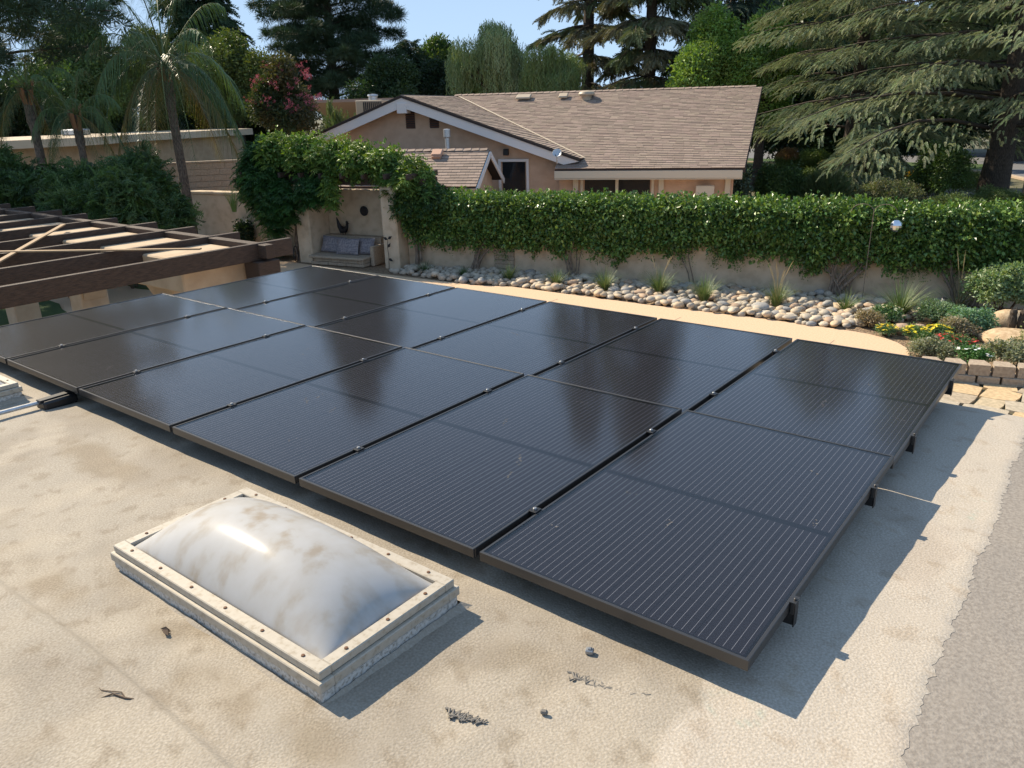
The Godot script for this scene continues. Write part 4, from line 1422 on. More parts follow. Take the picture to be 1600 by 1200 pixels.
func build_bed() -> void:
	var meshes: Array = []
	for k in 6: meshes.append(rock_mesh(100 + k))
	var front := func(x: float) -> float:
		if x < -12.0: return -12.85
		if x < -11.0: return -12.85 - 0.4 * (x + 12.0)
		if x > -3.4: return -13.5 - (x + 3.4) * 1.25
		return -13.25 - 0.03 * (x + 11.0)
	var tufts := [Vector2(-11.56, -13.63), Vector2(-10.2, -13.83), Vector2(-8.9, -13.96), Vector2(-7.65, -14.34), Vector2(-6.46, -14.18), Vector2(-4.96, -14.56), Vector2(-3.63, -14.88), Vector2(-2.62, -15.08), Vector2(-2.2, -15.04)]
	var list: Array = []
	var x := -15.0
	var row := 0
	while x < -1.75:
		var z: float = front.call(x) - 0.10
		while z > wall_z(x) + 0.12:
			var p := Vector2(x + rng.randf_range(-0.07, 0.07), z + rng.randf_range(-0.06, 0.06))
			var near := false
			for t in tufts:
				if p.distance_to(t) < 0.17: near = true
			if not near:
				var s := rng.randf_range(0.75, 1.15)
				if rng.randf() < 0.14: s *= 1.25
				var big := Vector3(rng.randf_range(0.10, 0.15), rng.randf_range(0.05, 0.075), rng.randf_range(0.08, 0.105)) * s
				var pos := Vector3(p.x, big.y * rng.randf_range(0.35, 0.75) + (0.05 if rng.randf() < 0.3 else 0.0), p.y)
				list.append([big.length() / pos.distance_to(CAM), pos, big, rng.randf() * TAU, rng.randi() % 6, rng.randi() % 6, rng.randf_range(-0.25, 0.25)])
			z -= rng.randf_range(0.125, 0.165)
		x += rng.randf_range(0.17, 0.20)
		row += 1
	list.sort_custom(func(a, b): return a[0] > b[0])
	var words := ["tan", "greyish tan", "golden tan", "grey", "reddish brown", "cream"]
	var rest := MB.new()
	for i in list.size():
		var q: Array = list[i]
		var xf := Transform3D(Basis(Vector3.UP, q[3]) * Basis(Vector3.RIGHT, q[6]) * Basis.from_scale(q[2]), q[1])
		if i < 300:
			var near := 0
			for t in 8:
				if (tufts[t] as Vector2).distance_to(Vector2(q[1].x, q[1].z)) < (tufts[near] as Vector2).distance_to(Vector2(q[1].x, q[1].z)): near = t
			var deep: float = (front.call(q[1].x) - q[1].z) / maxf(0.3, front.call(q[1].x) - wall_z(q[1].x))
			var where: String = "at the front edge" if deep < 0.25 else "in mid bed" if deep < 0.65 else "close to the wall"
			var side: String = "left" if q[1].x < tufts[near].x - 0.2 else "right" if q[1].x > tufts[near].x + 0.2 else "level"
			var o := solo("cobble", "%s cobble %s, %s %s the %s grass tuft from left" % [words[q[5]], where, side, "with" if side == "level" else "of", ["first", "second", "third", "fourth", "fifth", "sixth", "seventh", "eighth"][near]], "stone", meshes[q[4]], M.rocks[q[5]], Vector3.ZERO, "river cobbles along the garden wall")
			o.transform = xf
		else:
			var arr: Array = (meshes[q[4]] as ArrayMesh).surface_get_arrays(0)
			var vv: PackedVector3Array = arr[Mesh.ARRAY_VERTEX]
			var nn: PackedVector3Array = arr[Mesh.ARRAY_NORMAL]
			for k in vv.size():
				rest.v.append(xf * vv[k])
				rest.n.append((xf.basis * nn[k]).normalized())
	if rest.v.size():
		var ro := solo("cobbles", "smaller river cobbles farther along the bed below the ivy wall", "stones", rest.mesh(), M.rocks[1])
		ro.set_meta("kind", "stuff")
	# ornamental grasses
	var green := [Color(0.10, 0.17, 0.05), Color(0.16, 0.22, 0.08), Color(0.22, 0.25, 0.12)]
	var names := ["green grass tuft at the shaded left end of the rock bed", "small green grass tuft second from the left in the rock bed", "green grass tuft below the ivy, third from the left", "wide green grass tuft with tall dry stalks in mid bed", "green grass tuft on bare soil in the cobbles, fifth from left", "green grass tuft with tall straw seed heads by the ivy trunk", "thin grass tuft among cobbles next to the iron hook", "large spiky grass tuft right of the iron hook"]
	for i in 8:
		var t: Vector2 = tufts[i]
		grass_tuft(names[i], Vector3(t.x, 0.02, t.y), [0.5, 0.5, 0.62, 0.66, 0.66, 0.62, 0.5, 0.85][i], [0.9, 0.9, 0.9, 1.0, 0.95, 0.8, 0.9, 1.1][i], [170, 170, 260, 300, 300, 280, 150, 340][i], green, "grass tufts in the rock bed", [0, 0, 0, 3, 0, 7, 0, 0][i])
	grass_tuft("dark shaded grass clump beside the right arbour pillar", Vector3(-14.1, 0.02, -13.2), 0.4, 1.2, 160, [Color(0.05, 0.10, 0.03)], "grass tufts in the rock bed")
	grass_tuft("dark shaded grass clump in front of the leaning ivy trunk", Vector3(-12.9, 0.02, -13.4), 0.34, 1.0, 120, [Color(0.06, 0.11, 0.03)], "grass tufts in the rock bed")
	grass_tuft("tall loose grass against the wall at the right end of the bed", Vector3(-1.75, 0.02, -16.1), 0.85, 1.1, 120, [Color(0.13, 0.17, 0.08), Color(0.25, 0.22, 0.13)], "grass tufts in the rock bed", 2)
	# shepherd's hook with a mirror ball
	var hk := thing("shepherd_hook", "thin iron double shepherd hook in front of the ivy", "hook", gl(11.96, 0, 0.6), WALL_TURN)
	var hb := MB.new()
	var lp: Array = [Vector3(0, -0.1, 0), Vector3(0, 1.0, 0), Vector3(0.01, 1.95, 0)]
	var lr: Array = [0.009, 0.009, 0.009]
	hb.tube(lp, lr, 6)
	part(hk, "pole", hb.mesh(), M.vine_bark)
	for s in [-1.0, 1.0]:
		var ab := MB.new()
		var ap: Array = []
		var ar: Array = []
		for k in 10:
			var t := PI * k / 9.0
			ap.append(Vector3(0.01 + s * 0.22 * (1.0 - cos(t)), 1.95 + 0.17 * sin(t), 0)); ar.append(0.007)
		ab.tube(ap, ar, 6)
		part(hk, "arm", ab.mesh(), M.vine_bark)
	var ball := thing("mirror_ball", "silver mirrored ball hanging from the iron hook", "ball", gl(12.42, 1.68, 0.6))
	var bb := MB.new()
	for i in 14:       # facets
		for j in 9:
			var p: Array = []
			for e in [[0, 0], [1, 0], [1, 1], [0, 1]]:
				var th: float = PI * (j + e[1]) / 9.0
				var ph: float = TAU * (i + e[0]) / 14.0
				p.append(Vector3(sin(th) * cos(ph), cos(th), sin(th) * sin(ph)) * 0.135)
			bb.quad(p[0], p[1], p[2], p[3], (p[0] + p[2]))
	part(ball, "globe", bb.mesh(), M.mirror)
	var wb := MB.new()
	wb.tube([Vector3(0, 0.11, 0), Vector3(0, 0.27, 0)], [0.003, 0.003], 5)
	part(ball, "wire", wb.mesh(), M.iron)
	# low block edging: large tapered blocks on a course of thin ones
	for i in 9:
		var bx := -1.38 + 0.315 * i
		var bz := -11.42 - 0.105 * i
		var e := MB.new()
		var poly: Array = [Vector3(-0.145, 0.30, 0.15), Vector3(0.145, 0.30, 0.15), Vector3(0.15, 0.30, 0.05), Vector3(0.10, 0.30, -0.13), Vector3(-0.10, 0.30, -0.13), Vector3(-0.15, 0.30, 0.05)]
		e.slab(poly, Vector3.UP, 0.17)
		var s := solo("edging_block", "rough tapered concrete edging block in the low curved border, number %s from its left end" % ["one", "two", "three", "four", "five", "six", "seven", "eight", "nine"][i], "block", e.mesh(), M.block, Vector3(bx, 0, bz), "edging blocks of the planting bed")
		s.rotation.y = 0.32
		var e2 := MB.new()
		e2.bx(-0.15, 0.15, -0.01, 0.125, -0.15, 0.16, 0.01)
		var s2 := solo("edging_block", "thin lower edging block under tapered border block number %s from the left" % ["one", "two", "three", "four", "five", "six", "seven", "eight", "nine"][i], "block", e2.mesh(), M.block, Vector3(bx + 0.14, 0, bz - 0.03), "lower course of edging blocks")
		s2.rotation.y = 0.32
	# small shrubs and flowers
	var g1 := [Color(0.12, 0.22, 0.09), Color(0.17, 0.28, 0.13)]
	var g2 := [Color(0.24, 0.27, 0.17), Color(0.30, 0.31, 0.21)]
	var o: Node3D
	o = shrub("flowering_shrub", "low green shrub with pale flowers in front of the large grass tuft", "shrub", Vector3(-2.75, 0, -14.55), Vector3(0.34, 0.16, 0.28), 300, P.smallround, 1.0, g1, M.leaf)
	add_flowers(o, Vector3(0.34, 0.16, 0.28), 26, Color(0.75, 0.7, 0.45), 0.035)
	o = shrub("flowering_shrub", "small mound of yellow flowers at the patio edge beside a brown rock", "shrub", Vector3(-2.52, 0, -13.55), Vector3(0.22, 0.10, 0.18), 160, P.smallround, 0.8, g1, M.leaf)
	add_flowers(o, Vector3(0.22, 0.10, 0.18), 40, Color(0.8, 0.62, 0.06), 0.035)
	o = shrub("flowering_shrub", "green mound with bright yellow flowers, left of the pair", "shrub", Vector3(-2.02, 0, -13.55), Vector3(0.24, 0.12, 0.2), 200, P.smallround, 0.8, g1, M.leaf)
	add_flowers(o, Vector3(0.24, 0.12, 0.2), 44, Color(0.82, 0.66, 0.03), 0.04)
	o = shrub("flowering_shrub", "green mound with bright yellow flowers, right of the pair", "shrub", Vector3(-1.68, 0, -13.75), Vector3(0.24, 0.13, 0.2), 200, P.smallround, 0.8, g1, M.leaf)
	add_flowers(o, Vector3(0.24, 0.13, 0.2), 40, Color(0.82, 0.66, 0.03), 0.04)
	shrub("shrub", "small dark green mound in front of the yellow flowers", "shrub", Vector3(-1.78, 0, -13.15), Vector3(0.2, 0.11, 0.18), 180, P.small, 1.0, [Color(0.08, 0.17, 0.05)], M.leaf)
	shrub("shrub", "feathery grey green shrub behind the brown rocks", "shrub", Vector3(-1.9, 0, -14.9), Vector3(0.48, 0.22, 0.34), 480, P.small, 1.3, [Color(0.17, 0.27, 0.14), Color(0.22, 0.31, 0.18)], M.leaf, "", true)
	shrub("shrub", "dry beige lavender mound in the middle of the bed", "shrub", Vector3(-1.42, 0, -14.15), Vector3(0.36, 0.17, 0.28), 420, P.small, 1.2, [Color(0.36, 0.30, 0.21), Color(0.30, 0.28, 0.19)], M.leaf, "", true)
	shrub("shrub", "bushy blue green feathery shrub in the middle of the bed", "shrub", Vector3(-1.25, 0.02, -14.45), Vector3(0.44, 0.22, 0.34), 520, P.small, 1.5, [Color(0.16, 0.30, 0.17), Color(0.22, 0.36, 0.22)], M.leaf, "", true)
	o = shrub("flowering_shrub", "sprawling plant with red flowers in the planting bed", "shrub", Vector3(-1.35, 0, -13.25), Vector3(0.42, 0.12, 0.24), 300, P.smallround, 0.9, g1, M.leaf)
	add_flowers(o, Vector3(0.42, 0.12, 0.24), 60, Color(0.62, 0.05, 0.045), 0.035)
	shrub("shrub", "silvery grey shrub behind the corner of the solar panels", "shrub", Vector3(-1.55, 0, -12.55), Vector3(0.42, 0.15, 0.26), 440, P.small, 1.2, g2, M.leaf, "", true)
	o = shrub("flowering_shrub", "round green mound with white flowers above the edging blocks", "shrub", Vector3(-0.92, 0.08, -12.3), Vector3(0.28, 0.13, 0.22), 260, P.smallround, 0.9, [Color(0.09, 0.22, 0.06)], M.leaf)
	add_flowers(o, Vector3(0.28, 0.13, 0.22), 18, Color(0.8, 0.8, 0.74), 0.035)
	shrub("shrub", "wide silvery lavender above the edging blocks at the right edge", "shrub", Vector3(-0.22, 0.06, -12.7), Vector3(0.62, 0.17, 0.36), 620, P.small, 1.5, g2, M.leaf, "", true)
	shrub("shrub", "tall loose light green bush against the wall at the right edge", "shrub", Vector3(-0.95, 0, -16.0), Vector3(0.75, 0.55, 0.5), 900, P.smallround, 1.7, [Color(0.20, 0.30, 0.13), Color(0.27, 0.35, 0.18)], M.leaf)
	shrub("shrub", "yellowish green bush at the right edge in front of the boulder", "shrub", Vector3(0.1, 0, -13.9), Vector3(0.5, 0.3, 0.4), 420, P.small, 1.5, [Color(0.2, 0.25, 0.09)], M.leaf, "", true)
	o = shrub("flowering_shrub", "low plant with purple flowers behind the cobbles at the ivy trunk", "shrub", Vector3(-1.35, 0, -15.65), Vector3(0.26, 0.1, 0.18), 120, P.smallround, 0.8, g1, M.leaf)
	add_flowers(o, Vector3(0.26, 0.1, 0.18), 50, Color(0.11, 0.06, 0.24), 0.03)
	shrub("shrub", "thin straw coloured tuft at the front of the cobbles", "shrub", Vector3(-2.95, 0, -14.0), Vector3(0.3, 0.15, 0.24), 200, P.small, 1.2, [Color(0.33, 0.27, 0.17)], M.leaf, "", true)
	var k2 := 0
	for q in [["wide flat sandstone boulder at the right edge of the bed", Vector3(-0.5, 0.04, -14.2), Vector3(0.62, 0.22, 0.5), 0.2], ["tall slanted sandstone boulder behind the owl statue", Vector3(-0.75, 0.1, -15.15), Vector3(0.42, 0.3, 0.3), 0.6], ["orange sandstone boulder at the right picture edge", Vector3(-0.15, 0.1, -15.05), Vector3(0.35, 0.26, 0.3), 1.2], ["brown rock between the yellow flowers and the cobbles", Vector3(-2.32, 0.06, -13.85), Vector3(0.19, 0.13, 0.15), 0.3], ["second brown rock behind the yellow flowers", Vector3(-2.05, 0.06, -14.05), Vector3(0.15, 0.11, 0.13), 1.0]]:
		var rk := solo("boulder", q[0], "rock", meshes[k2 % 6], M.boulder if k2 < 3 else M.rocks[4], q[1])
		rk.transform = Transform3D(Basis(Vector3.UP, q[3]) * Basis.from_scale(q[2]), q[1])
		k2 += 1
	# owl carved from a log, on the boulder
	var ow := thing("owl_statue", "small carved brown owl pair standing on the flat boulder", "statue", Vector3(-0.55, 0.22, -14.35), 0.5)
	for s in [-1.0, 1.0]:
		var ob := MB.new()
		ob.lathe(Vector3(s * 0.075, 0, 0.02 * s), [Vector2(0.0, 0.0), Vector2(0.06, 0.0), Vector2(0.078, 0.10), Vector2(0.07, 0.22), Vector2(0.058, 0.26), Vector2(0.064, 0.31), Vector2(0.05, 0.36), Vector2(0.0, 0.37)], 12)
		for e in [-1.0, 1.0]:
			ob.tube([Vector3(s * 0.075 + e * 0.035, 0.34, 0.02 * s), Vector3(s * 0.075 + e * 0.045, 0.40, 0.02 * s)], [0.018, 0.003], 5)
		part(ow, "owl", ob.mesh(), M.bark)
	var bird := thing("bird_ornament", "small white and black bird ornament among the cobbles", "ornament", Vector3(-2.0, 0.1, -15.55), 0.4)
	var bo := MB.new()
	bo.tube([Vector3(-0.05, 0.05, 0), Vector3(0, 0.09, 0), Vector3(0.04, 0.2, 0), Vector3(0.05, 0.27, 0)], [0.02, 0.05, 0.035, 0.022], 8)
	part(bird, "body", bo.mesh(), M.trim)
	bo = MB.new()
	bo.tube([Vector3(0.03, 0.275, 0), Vector3(0.09, 0.27, 0), Vector3(0.13, 0.26, 0)], [0.028, 0.022, 0.005], 8)
	part(bird, "head", bo.mesh(), M.dark)

# ------------------------------------------------------------------ neighbour's shingled house
# rows of shingles on a roof plane: o + u * x + v * s (v unit, upslope), x range from span.call(s)
func shingle_rows(b: MB, o: Vector3, u: Vector3, v: Vector3, length: float, course: float, tab: float, span: Callable) -> void:
	var nn := u.cross(v).normalized()
	if nn.y < 0: nn = -nn
	var rows := int(length / course)
	for r in rows:
		var s0 := r * course
		var s1 := s0 + course + 0.01
		var sp: Array = span.call(s0 + course * 0.5)
		var x: float = sp[0] - rng.randf() * tab
		while x < sp[1]:
			var w := tab * rng.randf_range(0.7, 1.3)
			var xa := maxf(x, sp[0])
			var xb := minf(x + w - 0.004, sp[1])
			if xb - xa > 0.01:
				var th := rng.randf_range(0.014, 0.024)
				var k := rng.randf_range(0.80, 1.12)
				b.col = Color(0.33 * k, 0.25 * k * rng.randf_range(0.97, 1.03), 0.20 * k)
				var dz := rng.randf_range(-0.008, 0.008)
				var a := o + u * xa + v * (s0 + dz) + nn * th
				var c := o + u * xb + v * (s0 + dz) + nn * th
				var d := o + u * xb + v * s1 + nn * 0.003
				var e := o + u * xa + v * s1 + nn * 0.003
				b.quad(a, c, d, e, nn)
				b.quad(a, c, o + u * xb + v * (s0 + dz), o + u * xa + v * (s0 + dz), -v)
			x += w

func window(o: Node3D, x0: float, x1: float, y0: float, y1: float, z: float, panes: int, m: Material) -> void:
	var fw := 0.09
	var w := Node3D.new()
	w.name = "window"
	o.add_child(w, true)
	var f := MB.new()
	f.bx(x0 - fw, x1 + fw, y1, y1 + fw, z - 0.04, z + 0.04, 0.005)
	f.bx(x0 - fw, x1 + fw, y0 - fw, y0, z - 0.04, z + 0.05, 0.005)
	f.bx(x0 - fw, x0, y0 + 0.0005, y1 - 0.0005, z - 0.039, z + 0.039, 0.005)
	f.bx(x1, x1 + fw, y0 + 0.0005, y1 - 0.0005, z - 0.039, z + 0.039, 0.005)
	for k in panes - 1:
		var x := lerpf(x0, x1, float(k + 1) / panes)
		f.bx(x - 0.05, x + 0.05, y0 + 0.0005, y1 - 0.0005, z - 0.038, z + 0.038, 0.005)
	part(w, "frame", f.mesh(), m)
	for k in panes:
		var p := MB.new()
		var xa := lerpf(x0, x1, float(k) / panes) + 0.05
		var xb := lerpf(x0, x1, float(k + 1) / panes) - 0.05
		p.bx(xa, xb, y0 + 0.01, y1 - 0.01, z - 0.035, z - 0.03)
		p.bx(xa, xb, (y0 + y1) / 2 + 0.05, (y0 + y1) / 2 + 0.08, z - 0.03, z - 0.01)
		part(w, "pane", p.mesh(), M.window)

func build_neighbour_house() -> void:
	var o := thing("ranch_house", "tan stucco ranch house with brown shingle roof behind the ivy wall", "house", HOUSE, HOUSE_TURN)
	var eave := 2.2
	var ridge := 4.74
	var run := 6.5
	var slope := (ridge - eave) / run
	# walls
	var b := MB.new()
	b.bx(0.03, 5.9, -0.5, 2.12, -12.4, -0.62)
	part(o, "wall", b.mesh(), M.house_stucco)
	b = MB.new()
	b.prism(PackedVector2Array([Vector2(-10.9, -0.5), Vector2(0.02, -0.5), Vector2(0.02, 2.55), Vector2(-5.5, 4.48), Vector2(-10.9, 2.58)]), Transform3D(Basis(), Vector3(0, 0, -0.8)), 5.0)
	part(o, "gable_wall", b.mesh(), M.house_stucco)
	# roof decks
	var th := 0.12
	b = MB.new()
	var vx := func(zb: float) -> float: return (2.52 - 0.39 * zb) / 0.349 - 5.5
	b.slab([Vector3(0.0, eave - 0.015, 0.0), Vector3(6.2, eave - 0.015, 0.0), Vector3(6.85, ridge - 0.015, -run), Vector3(-5.5, ridge - 0.015, -run), Vector3(0.9, eave + slope * 0.73 - 0.015, -0.73)], Vector3.UP, th)
	part(o, "roof_deck", b.mesh(), M.drip)
	b = MB.new()
	b.slab([Vector3(-12.5, ridge - 0.01, -run), Vector3(6.85, ridge - 0.01, -run), Vector3(6.2, eave, -2 * run), Vector3(-12.5, eave, -2 * run)], Vector3.UP, th)
	part(o, "roof_deck", b.mesh(), M.shingles[1])
	b = MB.new()
	b.slab([Vector3(0.80, 2.53, -0.28), Vector3(0.9, 2.49, -0.74), Vector3(-5.5, 4.715, -6.46), Vector3(-5.5, 4.715, -0.28)], Vector3(0.33, 0.94, 0).normalized(), th)
	part(o, "roof_deck", b.mesh(), M.drip)
	b = MB.new()
	b.slab([Vector3(-5.5, 4.725, -0.28), Vector3(-5.5, 4.725, -6.8), Vector3(-11.8, 2.45, -6.8), Vector3(-11.8, 2.45, -0.28)], Vector3(-0.33, 0.94, 0).normalized(), th)
	part(o, "roof_deck", b.mesh(), M.shingles[1])
	# shingle courses on the two visible planes
	var sb := MB.new()
	sb.use_col = true
	var up := Vector3(0, slope, -1).normalized()
	var len_v := Vector2(run, ridge - eave).length()
	shingle_rows(sb, Vector3(0, eave, 0.03), Vector3.RIGHT, up, len_v, 0.135, 0.30, func(s: float) -> Array:
		var zb: float = s * run / len_v
		return [maxf(vx.call(zb), -5.5) + 0.05 if zb > 0.73 else 0.0, 6.2 + 0.65 * zb / run])
	var up2 := Vector3(-1, 0.349, 0).normalized()
	var len2 := Vector2(6.35, 2.2).length()
	shingle_rows(sb, Vector3(0.85, 2.505, -0.25), Vector3(0, 0, -1), up2, len2, 0.135, 0.30, func(s: float) -> Array:
		var x: float = 0.85 - s * 0.944
		return [0.0, maxf(0.02, (2.52 - 0.349 * (x + 5.5)) / 0.39 - 0.30)])
	var sh := part(o, "shingles", sb.mesh(), M.shingle, Transform3D.IDENTITY, "weathered brown asphalt shingles in even rows")
	sh.set_meta("kind", "stuff")
	# ridge caps, one by one
	var cap := MB.new()
	cap.quad(Vector3(-0.15, 0.02, 0.0), Vector3(0.15, 0.035, 0.0), Vector3(0.15, -0.02, 0.13), Vector3(-0.15, -0.035, 0.13), Vector3(0, 1, 0.4))
	cap.quad(Vector3(-0.15, 0.02, 0.0), Vector3(0.15, 0.035, 0.0), Vector3(0.15, -0.02, -0.13), Vector3(-0.15, -0.035, -0.13), Vector3(0, 1, -0.4))
	cap.quad(Vector3(0.15, 0.035, 0.0), Vector3(0.15, -0.02, 0.13), Vector3(0.15, -0.04, 0.13), Vector3(0.15, 0.0, 0.0), Vector3.RIGHT)
	cap.quad(Vector3(0.15, 0.035, 0.0), Vector3(0.15, -0.02, -0.13), Vector3(0.15, -0.04, -0.13), Vector3(0.15, 0.0, 0.0), Vector3.RIGHT)
	var capm := cap.mesh()
	var x := -5.4
	while x < 6.7:
		part(o, "ridge_cap", capm, M.shingles[rng.randi() % 4], Transform3D(Basis(Vector3.BACK, rng.randf_range(-0.02, 0.02)), Vector3(x, ridge + 0.02, -run)))
		x += 0.27
	# valley metal, fascia, barge boards
	b = MB.new()
	b.bar(Vector3(0.92, eave + slope * 0.73 + 0.03, -0.73), Vector3(-5.3, 4.70 + 0.0, -6.30), 0.10, 0.012, 0.0)
	part(o, "valley_flashing", b.mesh(), M.valley)
	b = MB.new()
	b.bx(-0.02, 6.15, eave - 0.32, eave - 0.07, -0.03, 0.02, 0.006)
	part(o, "gutter", b.mesh(), M.cream_trim)
	b = MB.new()
	b.bx(-0.02, 6.15, eave - 0.36, eave - 0.33, -0.62, 0.0)
	part(o, "soffit", b.mesh(), M.cream_trim)
	for s in [[Vector2(-5.5, 4.72), Vector2(0.80, 2.52)], [Vector2(-5.5, 4.72), Vector2(-11.8, 2.44)]]:
		var q := MB.new()
		var a: Vector2 = s[0]
		var d: Vector2 = s[1]
		q.prism(PackedVector2Array([a + Vector2(0, -0.10), d + Vector2(0, -0.10), d + Vector2(-0.55 * signf(d.x - a.x), -0.20), a + Vector2(0, -0.42)]), Transform3D(Basis(), Vector3(0, 0, -0.23)), 0.05)
		part(o, "barge_board", q.mesh(), M.trim)
		var e := MB.new()
		e.bar(Vector3(a.x, a.y - 0.05, -0.235), Vector3(d.x, d.y - 0.05, -0.235), 0.10, 0.07)
		part(o, "drip_edge", e.mesh(), M.drip)
	b = MB.new()
	b.bx(-5.68, -5.32, 4.10, 4.45, -0.60, -0.20, 0.01)
	part(o, "ridge_beam", b.mesh(), M.trim)
	b = MB.new()
	b.bar(Vector3(6.2, eave - 0.08, 0.0), Vector3(6.85, ridge - 0.08, -run), 0.05, 0.16)
	part(o, "barge_board", b.mesh(), M.drip)
	# louvred vents
	for xv in [-5.42, -4.52]:
		var v := Node3D.new()
		v.name = "louvre_vent"
		o.add_child(v, true)
		var r := MB.new()
		r.bx(xv - 0.17, xv + 0.17, 3.58, 4.16, -0.80, -0.785)
		part(v, "backing", r.mesh(), M.dark)
		for k in 7:
			var l := MB.new()
			l.box(Transform3D(Basis(Vector3.RIGHT, 0.7), Vector3(xv, 3.63 + 0.078 * k, -0.77)), Vector3(0.34, 0.06, 0.012))
			part(v, "slat", l.mesh(), M.louvre)
	window(o, 0.88, 3.22, 0.70, 1.80, -0.575, 2, M.cream_trim)
	window(o, -2.1, -1.17, 1.0, 2.40, -0.755, 1, M.trim)
	for xp in [0.62, 3.55, 5.72]:
		var q := MB.new()
		q.bx(xp - 0.09, xp + 0.09, -0.5, 1.86, -0.61, -0.5, 0.01)
		part(o, "porch_post", q.mesh(), M.cream_trim)
	b = MB.new()
	b.bx(-1.98, -1.80, 2.62, 2.84, -0.79, -0.66, 0.01)
	part(o, "wall_lamp", b.mesh(), M.dark)
	b = MB.new()
	b.bx(4.7, 5.3, 0.6, 1.62, -0.4, -0.2, 0.02)
	part(o, "porch_screen", b.mesh(), M.cream_trim)
	# roof vents
	b = MB.new()
	b.lathe(Vector3(0.17, eave + slope * 5.75, -5.75), [Vector2(0.20, -0.1), Vector2(0.20, 0.12), Vector2(0.31, 0.14), Vector2(0.33, 0.20), Vector2(0.29, 0.27), Vector2(0.16, 0.32), Vector2(0.0, 0.33)], 20)
	part(o, "dome_vent", b.mesh(), M.tan_metal)
	for q in [[-2.42, 0.30], [-0.78, 0.18]]:
		b = MB.new()
		b.box(Transform3D(Basis(Vector3.RIGHT, atan(slope)), Vector3(q[0], eave + slope * 5.85 + 0.12, -5.85)), Vector3(q[1] * 2.0, 0.09, 0.4), 0.03)
		part(o, "box_vent", b.mesh(), M.tan_metal)
	# evaporative cooler behind the gable
	var co := Node3D.new()
	co.name = "roof_cooler"
	o.add_child(co, true)
	b = MB.new()
	b.bx(-8.75, -7.6, 3.5, 4.62, -4.6, -3.5, 0.02)
	part(co, "housing", b.mesh(), M.tan_metal)
	b = MB.new()
	for k in 10: b.bx(-8.42 + 0.082 * k, -8.37 + 0.082 * k, 3.9, 4.55, -3.497, -3.48)
	part(co, "grille", b.mesh(), M.dark)
	b = MB.new()
	b.lathe(Vector3(-8.2, 4.62, -4.0), [Vector2(0.18, 0), Vector2(0.18, 0.14), Vector2(0.22, 0.16), Vector2(0.2, 0.22), Vector2(0, 0.24)], 14)
	part(co, "cowl", b.mesh(), M.galvanised)
	# satellite dish on the barge end
	var di := thing("satellite_dish", "small white dish antenna at the lower end of the neighbour's gable", "antenna", HOUSE + Vector3(0.15, 2.62, 0.12), HOUSE_TURN)
	b = MB.new()
	b.lathe(Vector3.ZERO, [Vector2(0.0, 0.0), Vector2(0.09, 0.012), Vector2(0.15, 0.04), Vector2(0.155, 0.035), Vector2(0.09, 0.0), Vector2(0.0, -0.012)], 16)
	part(di, "reflector", b.mesh(), M.galvanised, Transform3D(Basis(Vector3.RIGHT, 1.0), Vector3(0.02, 0.1, 0)))
	b = MB.new()
	b.tube([Vector3(0, -0.25, -0.1), Vector3(0, 0.0, -0.05), Vector3(0, 0.08, -0.02)], [0.02, 0.02, 0.02], 6)
	part(di, "mast", b.mesh(), M.galvanised)
	b = MB.new()
	b.tube([Vector3(0, 0.0, 0), Vector3(0.0, 0.06, 0.22)], [0.012, 0.018], 6)
	part(di, "feed_arm", b.mesh(), M.dark)
	# low gabled outbuilding between the wall and the house
	var g := thing("outbuilding", "small tan outbuilding with low brown shingle gable roof in front of the ranch house", "outbuilding", HOUSE, HOUSE_TURN)
	var xr := -1.92
	var xl := -7.6
	var zf := 3.0
	var zr := 1.3
	var zk := -0.4
	var ye := 1.9
	var yr := 2.92
	b = MB.new()
	b.prism(PackedVector2Array([Vector2(-zf + 0.35, -0.5), Vector2(-zk - 0.3, -0.5), Vector2(-zk - 0.3, ye + 0.05), Vector2(-zr, yr - 0.16), Vector2(-zf + 0.35, ye + 0.05)]), Transform3D(Basis(Vector3(0, 0, -1), Vector3.UP, Vector3.RIGHT), Vector3(xr - 0.35, 0, 0)), 5.0)
	part(g, "wall", b.mesh(), M.house_stucco)
	b = MB.new()
	b.bx(xl, xr - 0.005, ye - 0.26, ye - 0.05, zf - 0.03, zf + 0.02, 0.005)
	part(g, "gutter", b.mesh(), M.tan_metal)
	for s in [[zf, zr], [zk, zr]]:
		b = MB.new()
		b.slab([Vector3(xl, ye - 0.01, s[0]), Vector3(xr, ye - 0.01, s[0]), Vector3(xr, yr - 0.01, s[1]), Vector3(xl, yr - 0.01, s[1])], Vector3.UP, 0.08)
		part(g, "roof_deck", b.mesh(), M.drip)
		b = MB.new()
		var qa := Vector3(xr + 0.02, ye - 0.13, s[0])
		var qb := Vector3(xr + 0.02, yr - 0.13, s[1])
		b.bar(qa, qb, 0.04, 0.17)
		part(g, "barge_board", b.mesh(), M.trim)
	var sv := Vector3(0, yr - ye, zr - zf)
	var sl := sv.length()
	sv = sv.normalized()
	var sn := Vector3(1, 0, 0).cross(sv).normalized()
	if sn.y < 0: sn = -sn
	var one := MB.new()       # one shingle: butt edge proud, top end tucked under the next course
	one.quad(Vector3(0, 0.020, 0), Vector3(0.296, 0.020, 0), Vector3(0.296, 0.003, 0.165), Vector3(0, 0.003, 0.165), Vector3.UP)
	one.quad(Vector3(0, 0.020, 0), Vector3(0.296, 0.020, 0), Vector3(0.296, 0, 0), Vector3(0, 0, 0), Vector3(0, 0, -1))
	one.quad(Vector3(0, 0.020, 0), Vector3(0, 0.003, 0.165), Vector3(0, 0, 0.165), Vector3(0, 0, 0), Vector3(-1, 0, 0))
